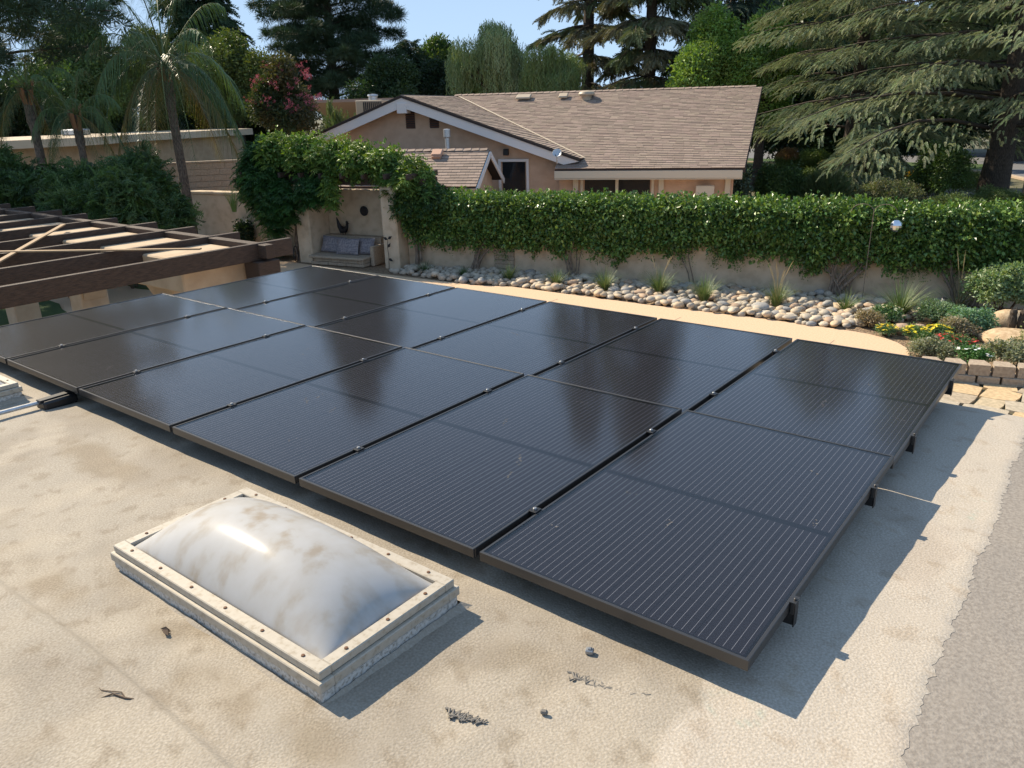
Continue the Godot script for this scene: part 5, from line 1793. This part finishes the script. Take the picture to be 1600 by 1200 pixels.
	one.quad(Vector3(0.296, 0.020, 0), Vector3(0.296, 0.003, 0.165), Vector3(0.296, 0, 0.165), Vector3(0.296, 0, 0), Vector3(1, 0, 0))
	var onem := one.mesh()
	var rows := int(sl / 0.15)
	for r in rows:
		var xx := xl + 0.15 * (r % 2) + rng.randf_range(0, 0.05)
		while xx < xr - 0.3:
			part(g, "shingle", onem, M.shingles[rng.randi() % 4], Transform3D(Basis(Vector3.RIGHT, sn, sv), Vector3(xx, ye, zf) + sv * (0.15 * r + rng.randf_range(-0.006, 0.006)) + sn * 0.004))
			xx += 0.302
		if xx < xr - 0.03:
			part(g, "shingle", onem, M.shingles[rng.randi() % 4], Transform3D(Basis(Vector3.RIGHT, sn, sv).scaled_local(Vector3((xr - xx) / 0.3, 1, 1)), Vector3(xx, ye, zf) + sv * (0.15 * r) + sn * 0.004))
	xx_caps(g, capm, xl, xr, yr, zr)
	b = MB.new()
	b.lathe(Vector3(-3.5, 2.75, 0.9), [Vector2(0.10, 0.0), Vector2(0.10, 0.06), Vector2(0.075, 0.09), Vector2(0.075, 0.55), Vector2(0.115, 0.58), Vector2(0.115, 0.82), Vector2(0.09, 0.83), Vector2(0.0, 0.84)], 16)
	part(g, "vent_pipe", b.mesh(), M.galvanised)
	b = MB.new()
	b.box(Transform3D(Basis(Vector3.RIGHT, 0.54), Vector3(-3.62, 2.86, 1.62)), Vector3(0.36, 0.10, 0.34), 0.035)
	b.box(Transform3D(Basis(Vector3.RIGHT, 0.54), Vector3(-3.62, 2.78, 1.66)), Vector3(0.30, 0.1, 0.28))
	part(g, "box_vent", b.mesh(), M.pink_vent)

func xx_caps(g: Node3D, capm: Mesh, xl: float, xr: float, yr: float, zr: float) -> void:
	var x := xl + 0.15
	while x < xr - 0.05:
		part(g, "ridge_cap", capm, M.shingles[rng.randi() % 4], Transform3D(Basis(Vector3.BACK, rng.randf_range(-0.02, 0.02)).scaled_local(Vector3(1, 1.2, 0.9)), Vector3(x, yr + 0.02, zr)))
		x += 0.28

# ------------------------------------------------------------------ flat-roofed house and block wall on the left
func build_flat_house() -> void:
	var o := thing("flat_house", "low beige flat-roofed house behind the palms at the left", "house")
	var a := Vector3(-38.3, 0, -6.0)
	var pts := PackedVector2Array([Vector2(-38.0, -4.0), Vector2(-37.6, -16.2), Vector2(-40.0, -19.5), Vector2(-42.5, -28.0), Vector2(-46.5, -28.0), Vector2(-46.5, -4.0)])
	part(o, "roof", sheet(pts, 3.4, 0.06), M.roof_coat_plain)
	var b := MB.new()
	for i in 3:
		var p := pts[i]
		var q := pts[i + 1]
		b.bar(Vector3(p.x, 3.22, p.y), Vector3(q.x, 3.22, q.y), 0.08, 0.34)
	part(o, "fascia", b.mesh(), M.cream_trim)
	var wp := PackedVector2Array()
	for p in pts: wp.append(p + (Vector2(-42, -14) - p).normalized() * 0.8)
	part(o, "wall", sheet(wp, 3.05, 3.2), M.stucco)
	for q in [[Vector3(-42.5, 3.41, -11), Vector3(1.6, 0.4, 1.2)], [Vector3(-43.5, 3.41, -18), Vector3(1.0, 0.3, 1.0)], [Vector3(-43, 3.41, -7.5), Vector3(2.6, 0.45, 1.4)]]:
		b = MB.new()
		b.box(Transform3D(Basis(Vector3.UP, 0.3), q[0] + Vector3(0, q[1].y / 2, 0)), q[1], 0.05)
		part(o, "roof_box", b.mesh(), M.galvanised)
	# block wall: coursed concrete blocks
	var w := thing("block_wall", "tan concrete block wall between the palms and the dark hedge", "wall")
	var s := Vector3(-28.0, 0, -7.0)
	var e := Vector3(-23.6, 0, -14.6)
	var d := (e - s).normalized()
	var n := int(s.distance_to(e) / 0.4)
	var blk := MB.new()
	blk.box(Transform3D.IDENTITY, Vector3(0.39, 0.19, 0.19), 0.008)
	var bm := blk.mesh()
	var base := MB.new()
	base.bar(s + Vector3(0, 0.85, 0), e + Vector3(0, 0.85, 0), 0.16, 1.69)
	part(w, "wall_core", base.mesh(), M.block)
	for r in 5:
		for k in n:
			part(w, "block", bm, M.block, Transform3D(Basis(Vector3(d.x, 0, d.z), Vector3.UP, Vector3(d.x, 0, d.z).cross(Vector3.UP)), s + d * (0.4 * k + 0.2 * (1 + r % 2)) + Vector3(0, 1.8 + 0.2 * r, 0)))
	var cp := MB.new()
	cp.bar(s + Vector3(0, 2.73, 0), e + Vector3(0, 2.73, 0), 0.26, 0.06, 0.01)
	part(w, "cap", cp.mesh(), M.block)

# ------------------------------------------------------------------ palms
func build_palms() -> void:
	var g := Color(0.10, 0.17, 0.065)
	var st := Color(0.16, 0.19, 0.07)
	var fr := [frond(2.9, 1.75, 1.1, g, st), frond(2.8, 1.2, 1.1, g, st), frond(2.9, 0.8, 1.2, g, st), frond(2.9, 0.5, 1.25, Color(0.06, 0.115, 0.045), st), frond(2.7, 0.1, 1.1, Color(0.06, 0.11, 0.045), st), frond(2.4, -0.15, 1.1, Color(0.20, 0.17, 0.06), Color(0.25, 0.18, 0.07))]
	palm("tall feathery queen palm with long drooping fronds behind the hedge", Vector3(-22.9, 0, -11.7), Vector3(0.12, 0, 0), 5.6, 0.125, fr, 32, 1.0, "queen palms at the left")
	palm("dark trunked palm under the pine at the left edge", Vector3(-24.4, 0, -8.3), Vector3(0.5, 0, 0.2), 5.0, 0.115, fr, 16, 0.62, "queen palms at the left")
	palm("short pale green palm with arching fronds between two taller palms", Vector3(-23.3, 0, -9.0), Vector3(0.3, 0, 0.2), 4.3, 0.095, fr, 17, 0.58, "queen palms at the left")

# ------------------------------------------------------------------ trees
func build_trees() -> void:
	var dk := [Color(0.035, 0.07, 0.032), Color(0.045, 0.085, 0.04), Color(0.06, 0.10, 0.045)]
	var md := [Color(0.09, 0.16, 0.05), Color(0.11, 0.18, 0.055), Color(0.14, 0.21, 0.065)]
	var ol := [Color(0.15, 0.19, 0.05), Color(0.12, 0.165, 0.045), Color(0.10, 0.14, 0.045)]
	var wi := [Color(0.36, 0.43, 0.22), Color(0.31, 0.38, 0.18), Color(0.25, 0.32, 0.14)]
	var br := [Color(0.20, 0.33, 0.07), Color(0.25, 0.38, 0.09), Color(0.17, 0.28, 0.07)]
	var ce := [Color(0.29, 0.33, 0.19), Color(0.34, 0.38, 0.22), Color(0.23, 0.28, 0.16)]
	var rw := [Color(0.12, 0.165, 0.08), Color(0.16, 0.19, 0.09), Color(0.19, 0.18, 0.10)]
	# left
	tree_conifer("pine_tree", "dark spreading pine filling the upper left corner", Vector3(-27.3, 0, -8.0), 16.0, 5.6, 5.2, 90, 34, P.pine, 1.35, 0.25, 0.2, 0.35, dk, M.needle, 0.32, 0.55)
	tree_broad("broadleaf_tree", "pale green airy tree behind the flat house, left of the tall palm", Vector3(-51.5, 0, -22.6), 7.4, Vector3(3.4, 2.9, 3.2), 18, 120, P.fine, 1.8, md, M.leaf, 0.25, "broadleaf trees behind the houses")
	tree_broad("broadleaf_tree", "yellowish green tree behind the crown of the tall palm", Vector3(-51.5, 0, -26.8), 6.6, Vector3(3.7, 2.7, 3.2), 18, 120, P.fine, 1.8, ol, M.leaf, 0.25, "broadleaf trees behind the houses")
	tree_broad("broadleaf_tree", "wide olive green tree between the tall palm and the big pine", Vector3(-48.3, 0, -31.0), 5.9, Vector3(4.2, 3.0, 3.4), 20, 130, P.fine, 1.9, ol, M.leaf, 0.25, "broadleaf trees behind the houses")
	tree_broad("broadleaf_tree", "dark dense tree under the pine at the far left", Vector3(-56.0, 0, -14.5), 4.9, Vector3(6.0, 3.4, 4.5), 24, 130, P.broad, 2.2, dk, M.leaf, 0.3, "broadleaf trees behind the houses")
	tree_broad("broadleaf_tree", "dark dense tree behind the tall palm trunk", Vector3(-54.0, 0, -22.5), 4.8, Vector3(4.4, 2.6, 3.5), 22, 120, P.broad, 2.0, dk, M.leaf, 0.3, "broadleaf trees behind the houses")
	for q in [["low dark tree behind the flat roof left of the short palm", Vector3(-60.0, 0, -20.0)], ["low dark tree behind the flat roof between the palms", Vector3(-58.0, 0, -25.5)], ["low dark tree behind the flat roof right of the tall palm", Vector3(-56.5, 0, -31.5)], ["low dark tree behind the flat roof left of the crape myrtle", Vector3(-53.5, 0, -36.0)]]:
		tree_broad("broadleaf_tree", q[0], q[1], 3.4, Vector3(4.2, 3.0, 3.0), 24, 120, P.broad, 2.0, dk, M.leaf, 0.3, "broadleaf trees behind the houses")
	tree_conifer("conifer", "dark narrow conifer against the sky above the olive green tree", Vector3(-58.5, 0, -35.7), 17.0, 5.0, 3.2, 90, 22, P.red, 2.2, 0.25, 0.3, 0.3, dk, M.needle, 0.35, 0.6)
	tree_conifer("pine_tree", "huge dark pine with several trunks behind the pink crape myrtle", Vector3(-43.6, 0, -35.6), 23.6, 4.2, 5.6, 150, 44, P.pine, 1.7, 0.35, 0.25, 0.35, dk, M.needle, 0.45, 0.65)
	tree_broad("crape_myrtle", "crape myrtle with pink blossom left of the ranch house gable", Vector3(-23.6, 0, -16.5), 4.5, Vector3(1.25, 1.5, 1.2), 16, 70, P.broad, 0.75, [Color(0.06, 0.09, 0.035), Color(0.09, 0.09, 0.04)], M.leaf, 0.09)
	var cm: Node3D = get_child(get_child_count() - 1)
	var fx: Array = []
	var fc: Array = []
	for k in 85:
		var d := rdir()
		d.y = d.y * 0.7 + 0.2
		var p := Vector3(0, 4.6, 0) + d * Vector3(1.35, 1.45, 1.3) * rng.randf_range(0.75, 1.05)
		for j in 5:
			fx.append(Transform3D(rbasis(rng.randf_range(0.5, 0.9)), p + rv(0.11))); fc.append(vary(Color(0.62, 0.15, 0.21), 0.25))
	many(cm, "blossom", P.smallround, M.petal, fx, fc)
	shrub("bamboo_shrub", "pale feathery shrub between the crape myrtle and the gable", "shrub", Vector3(-24.4, 0, -19.4), Vector3(1.2, 2.1, 0.9), 900, P.cedar, 0.9, [Color(0.15, 0.21, 0.09), Color(0.11, 0.17, 0.07)], M.leaf, "", true)
	# behind the ranch house
	tree_broad("clipped_tree", "dense dark rounded tree behind the left end of the ridge", Vector3(-35.6, 0, -32.6), 4.6, Vector3(2.4, 2.4, 2.2), 22, 130, P.broad, 1.2, [Color(0.03, 0.065, 0.025), Color(0.045, 0.085, 0.03)], M.leaf, 0.25, "dark rounded trees behind the ridge")
	tree_broad("clipped_tree", "dense dark rounded tree beside the slim cypress", Vector3(-34.6, 0, -36.0), 4.6, Vector3(2.4, 2.35, 2.2), 22, 130, P.broad, 1.2, [Color(0.028, 0.055, 0.025), Color(0.04, 0.07, 0.03)], M.leaf, 0.25, "dark rounded trees behind the ridge")
	tree_conifer("cypress", "slim dark cypress tip above the rounded trees", Vector3(-41.5, 0, -41.0), 8.7, 1.0, 1.0, 60, 14, P.red, 1.2, 0.9, 0.1, 0.3, dk, M.needle, 0.15, 0.6)
	tree_broad("broadleaf_tree", "small loose tree beside the cypress tip", Vector3(-41.3, 0, -43.8), 6.9, Vector3(1.9, 1.9, 1.8), 14, 60, P.broad, 1.5, md, M.leaf, 0.2, "broadleaf trees behind the houses")
	tree_broad("broadleaf_tree", "pale distant tree left of the willows", Vector3(-41.6, 0, -47.5), 5.9, Vector3(2.2, 1.9, 2), 12, 70, P.broad, 1.6, wi, M.leaf, 0.2, "broadleaf trees behind the houses")
	tree_broad("willow_tree", "tall pale willow with hanging twigs, the left of two behind the ridge", Vector3(-29.6, 0, -35.5), 6.5, Vector3(2.7, 2.5, 2.5), 22, 110, P.willow, 1.25, wi, M.leaf, 0.3, "willows behind the ridge", true)
	tree_broad("willow_tree", "broad willow with hanging twigs beside the redwood trunk", Vector3(-25.6, 0, -35.9), 5.3, Vector3(2.3, 2.3, 2.3), 20, 110, P.willow, 1.2, [Color(0.26, 0.33, 0.11), Color(0.21, 0.28, 0.10)], M.leaf, 0.3, "willows behind the ridge", true)
	tree_conifer("redwood_tree", "tall redwood with bare dark trunk right of the willows", Vector3(-27.3, 0, -42.0), 25.0, 5.6, 3.4, 95, 36, P.red, 1.1, -0.05, 0.22, 0.32, rw, M.needle, 0.5, 0.6, "redwoods behind the ridge")
	tree_conifer("redwood_tree", "tall redwood with full crown left of the bright green tree", Vector3(-22.2, 0, -40.4), 24.0, 4.2, 3.5, 140, 44, P.red, 1.1, -0.02, 0.25, 0.32, rw, M.needle, 0.45, 0.55, "redwoods behind the ridge")
	tree_broad("broadleaf_tree", "bright green broadleaf tree behind the right end of the roof", Vector3(-17.7, 0, -39.2), 5.6, Vector3(2.5, 2.7, 2.3), 24, 120, P.broad, 1.25, br, M.leaf, 0.25, "broadleaf trees behind the houses")
	tree_broad("broadleaf_tree", "bright green broadleaf tree partly behind the cedar boughs", Vector3(-15.2, 0, -39.8), 5.2, Vector3(2.4, 2.9, 2.3), 24, 120, P.broad, 1.25, br, M.leaf, 0.25, "broadleaf trees behind the houses")
	tree_conifer("cedar_tree", "blue green cedar top behind the bright green trees", Vector3(-23.0, 0, -53.3), 17.0, 3.0, 4.2, 110, 30, P.cedar, 1.9, 0.1, 0.3, 0.35, [Color(0.07, 0.11, 0.075)], M.needle, 0.35, 0.7, "cedars on the right")
	tree_broad("broadleaf_tree", "dark shaded tree behind the right rake of the roof", Vector3(-16.0, 0, -45.5), 5.2, Vector3(4.2, 3.6, 3.0), 26, 140, P.broad, 1.7, dk, M.leaf, 0.35, "broadleaf trees behind the houses")
	tree_broad("broadleaf_tree", "large dark tree behind the cedars above the street", Vector3(-6.0, 0, -62.0), 8.5, Vector3(8.0, 6.0, 5.0), 34, 160, P.broad, 2.6, dk, M.leaf, 0.5, "broadleaf trees behind the houses")
	tree_broad("broadleaf_tree", "dark tree at the far right behind the big cedar trunk", Vector3(6.0, 0, -52.0), 8.0, Vector3(6.0, 5.0, 4.0), 28, 150, P.broad, 2.2, dk, M.leaf, 0.5, "broadleaf trees behind the houses")
	tree_conifer("cedar_tree", "great deodar cedar with thick trunk and sweeping boughs at the right", Vector3(-3.67, 0, -34.4), 17.0, 3.0, 8.2, 130, 250, P.cedar, 0.62, 0.20, 0.24, 0.40, ce, M.needle, 0.55, 0.6, "cedars on the right", Vector3(-0.12, 0, 0.1))
	tree_conifer("cedar_tree", "second deodar cedar with long drooping boughs beside the shingle roof", Vector3(-9.8, 0, -36.5), 16.5, 3.0, 5.8, 110, 180, P.cedar, 0.64, 0.18, 0.26, 0.40, ce, M.needle, 0.4, 0.55, "cedars on the right")

	tree_conifer("cedar_tree", "young low cedar with drooping tips behind the ivy left of the hook", Vector3(-7.9, 0, -32.0), 3.4, 0.5, 2.0, 60, 60, P.cedar, 0.6, 0.2, 0.45, 0.36, ce, M.needle, 0.1, 0.6, "cedars on the right")
	tree_broad("broadleaf_tree", "dark distant tree across the street behind the second cedar", Vector3(-24.0, 0, -72.0), 8.0, Vector3(9, 7, 5), 34, 150, P.broad, 3.0, dk, M.leaf, 0.5, "broadleaf trees behind the houses")
	tree_broad("broadleaf_tree", "dark distant tree across the street between the two cedars", Vector3(-12.0, 0, -70.0), 6.5, Vector3(7, 6, 5), 30, 150, P.broad, 2.8, dk, M.leaf, 0.5, "broadleaf trees behind the houses")
	tree_broad("broadleaf_tree", "mid green tree across the street at the right edge", Vector3(2.5, 0, -66.0), 7.0, Vector3(7, 6, 5), 30, 150, P.broad, 2.8, md, M.leaf, 0.5, "broadleaf trees behind the houses")
	tree_broad("broadleaf_tree", "dark hedge like tree beside the lawn beyond the shingle roof", Vector3(-14.5, 0, -52.0), 2.2, Vector3(5, 2.4, 2), 26, 140, P.broad, 1.6, dk, M.leaf, 0.25, "broadleaf trees behind the houses")

# ------------------------------------------------------------------ front garden beyond the wall, hedges at the left
func build_far_garden() -> void:
	var dk := [Color(0.05, 0.10, 0.03), Color(0.075, 0.13, 0.035), Color(0.10, 0.165, 0.045)]
	shrub("hedge_bush", "large dark green rounded bush behind the pergola", "bush", Vector3(-19.5, 0, -7.9), Vector3(2.3, 1.72, 2.0), 4600, P.pin, 0.8, dk, M.leaf)
	shrub("hedge_bush", "green bush cut by the left picture edge", "bush", Vector3(-21.9, 0, -6.6), Vector3(1.0, 1.75, 1.0), 1200, P.pin, 0.8, [Color(0.07, 0.13, 0.03), Color(0.04, 0.08, 0.025)], M.leaf)
	grass_tuft("upright light green grass on the wall beside the dark bush", Vector3(-20.2, 1.5, -11.6), 0.9, 0.4, 90, [Color(0.17, 0.26, 0.07)], "")
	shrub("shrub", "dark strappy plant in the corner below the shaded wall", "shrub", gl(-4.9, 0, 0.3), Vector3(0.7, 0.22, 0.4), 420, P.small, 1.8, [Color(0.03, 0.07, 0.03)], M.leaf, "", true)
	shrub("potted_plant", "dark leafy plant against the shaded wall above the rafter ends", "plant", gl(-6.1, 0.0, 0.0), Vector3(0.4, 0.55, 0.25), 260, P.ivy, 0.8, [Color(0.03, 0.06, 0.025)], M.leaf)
	shrub("rose_bush", "grey green rose bush at the corner of the ranch house", "bush", Vector3(-11.2, 0, -26.0), Vector3(1.1, 1.2, 0.9), 900, P.ivy, 1.3, [Color(0.10, 0.14, 0.09), Color(0.06, 0.09, 0.05)], M.leaf)
	shrub("bush", "dark green bush right of the rose bush", "bush", Vector3(-10.3, 0, -29.5), Vector3(1.2, 0.95, 1.0), 700, P.broad, 0.7, dk, M.leaf)
	# ball topiaries
	for q in [["round topiary ball with orange tips in a clay pot", Vector3(-12.7, 0, -37.0), Color(0.25, 0.14, 0.05), 0.55], ["round light green topiary ball beside the orange one", Vector3(-11.6, 0, -37.4), Color(0.15, 0.22, 0.05), 0.75]]:
		var t := thing("topiary", q[0], "topiary", q[1], 0, "ball topiaries in the front garden")
		var tb := MB.new()
		tb.tube([Vector3(0, 0, 0), Vector3(0, 1.3, 0)], [0.06, 0.05], 7)
		part(t, "stem", tb.mesh(), M.bark)
		var pb := MB.new()
		pb.lathe(Vector3.ZERO, [Vector2(0, 0), Vector2(0.28, 0), Vector2(0.36, 0.5), Vector2(0.40, 0.5), Vector2(0.40, 0.58), Vector2(0.34, 0.58), Vector2(0.0, 0.52)], 16)
		part(t, "pot", pb.mesh(), M.terracotta)
		var xfs: Array = []
		var cc: Array = []
		for k in 420:
			var d := rdir()
			xfs.append(Transform3D(rbasis(1.4), Vector3(0, 1.55, 0) + d * Vector3(q[3], 0.45, q[3]) * pow(rng.randf(), 0.25)))
			cc.append(vary(q[2], 0.25) if d.y > 0.1 else vary(Color(0.09, 0.15, 0.04), 0.25))
		many(t, "ball", P.box, M.leaf, xfs, cc)
	# sago palm and strappy plants
	for q in [["dark sago palm behind the ivy right of the house", Vector3(-12.3, 0, -31.0), 1.1, Color(0.02, 0.045, 0.02), 22, 1.5], ["light green sago palm in front of the bright window", gl(4.3, 0.3, -1.5), 1.0, Color(0.14, 0.22, 0.05), 24, 0.75], ["strappy green flax behind the iron hook", Vector3(-7.4, 0, -32.5), 0.3, Color(0.10, 0.16, 0.06), 26, 1.4], ["spiky dark yucca left of the flax", Vector3(-9.6, 0, -31.5), 0.3, Color(0.07, 0.12, 0.05), 24, 1.1]]:
		var t := thing("spiky_plant", q[0], "plant", q[1])
		var tb := MB.new()
		tb.tube([Vector3(0, 0, 0), Vector3(0, q[2], 0)], [0.16, 0.14], 8)
		part(t, "trunk", tb.mesh(), M.palm_bark)
		for k in q[4]:
			var lb := MB.new()
			lb.use_col = true
			var a: float = k * 2.4
			var out := Vector3(cos(a), 0, sin(a))
			var up := rng.randf_range(0.2, 1.4)
			lb.col = vary(q[3], 0.25)
			lb.blade(Vector3(0, q[2], 0), (out + Vector3(0, up, 0)).normalized(), out * 0.15 + Vector3(0, -0.3, 0), q[5] * rng.randf_range(0.8, 1.1), 0.075 * q[5], 4)
			part(t, "leaf", lb.mesh(), M.vleaf)
	var o := shrub("flowering_shrub", "shrub with yellow flowers below the big cedar", "shrub", Vector3(-6.0, 0, -33.5), Vector3(0.8, 0.75, 0.7), 500, P.broad, 0.5, [Color(0.14, 0.2, 0.05)], M.leaf)
	add_flowers(o, Vector3(0.8, 0.75, 0.7), 110, Color(0.75, 0.52, 0.03), 0.12)
	shrub("shrub", "loose green shrub left of the cedar trunk", "shrub", Vector3(-5.2, 0, -31.8), Vector3(1.1, 1.35, 0.9), 900, P.broad, 0.65, [Color(0.10, 0.17, 0.04), Color(0.07, 0.12, 0.03)], M.leaf)
	shrub("shrub", "pale shrub with thin twigs behind the mirror ball", "shrub", Vector3(-6.3, 0, -29.5), Vector3(1.3, 0.75, 0.8), 800, P.smallround, 1.8, [Color(0.17, 0.21, 0.09), Color(0.24, 0.24, 0.14)], M.leaf)
	shrub("shrub", "mounded green shrub behind the middle of the ivy hedge", "shrub", Vector3(-8.7, 0, -29.5), Vector3(1.2, 0.8, 0.9), 800, P.cedar, 0.5, [Color(0.10, 0.15, 0.06)], M.leaf, "", true)
	shrub("shrub", "small dark bush at the right edge beside the street", "shrub", Vector3(-1.6, 0, -31.0), Vector3(0.9, 0.6, 0.8), 500, P.broad, 0.6, dk, M.leaf)
	var low := [["low grey green mound behind the right half of the ivy", Vector3(-4.2, 0, -29.0)], ["low green mound in front of the big cedar trunk", Vector3(-3.2, 0, -31.5)], ["low green mound under the boughs of the second cedar", Vector3(-9.4, 0, -34.2)], ["low olive mound between the two cedars", Vector3(-6.9, 0, -36.5)], ["low olive mound behind the yellow flowering shrub", Vector3(-5.4, 0, -37.5)], ["low green mound beside the topiary balls", Vector3(-10.9, 0, -35.0)]]
	for q in low:
		shrub("shrub", q[0], "shrub", q[1], Vector3(rng.randf_range(0.9, 1.4), rng.randf_range(0.4, 0.65), 0.9), 600, P.fine, 0.6, [Color(0.17, 0.23, 0.08), Color(0.12, 0.18, 0.06)], M.leaf, "low mounds in the front garden")
	var pl := thing("gate_pillar", "short tan stucco pillar beside the street at the right edge", "pillar", Vector3(-2.6, 0, -38.0), 0.2)
	var b := MB.new()
	b.bx(-0.35, 0.35, 0, 1.25, -0.35, 0.35, 0.02)
	part(pl, "shaft", b.mesh(), M.stucco)
	b = MB.new()
	b.bx(-0.42, 0.42, 1.251, 1.4, -0.42, 0.42, 0.03)
	part(pl, "cap", b.mesh(), M.block)
	# low sunlit planter wall right of the house
	b = MB.new()
	b.bx(-2.2, 1.8, 0, 0.75, -0.2, 0.2, 0.02)
	var pw := solo("planter_wall", "low tan planter wall between the rose bush and the sago palm", "wall", b.mesh(), M.house_stucco, Vector3(-10.6, 0, -33.8))
	pw.rotation.y = 0.4
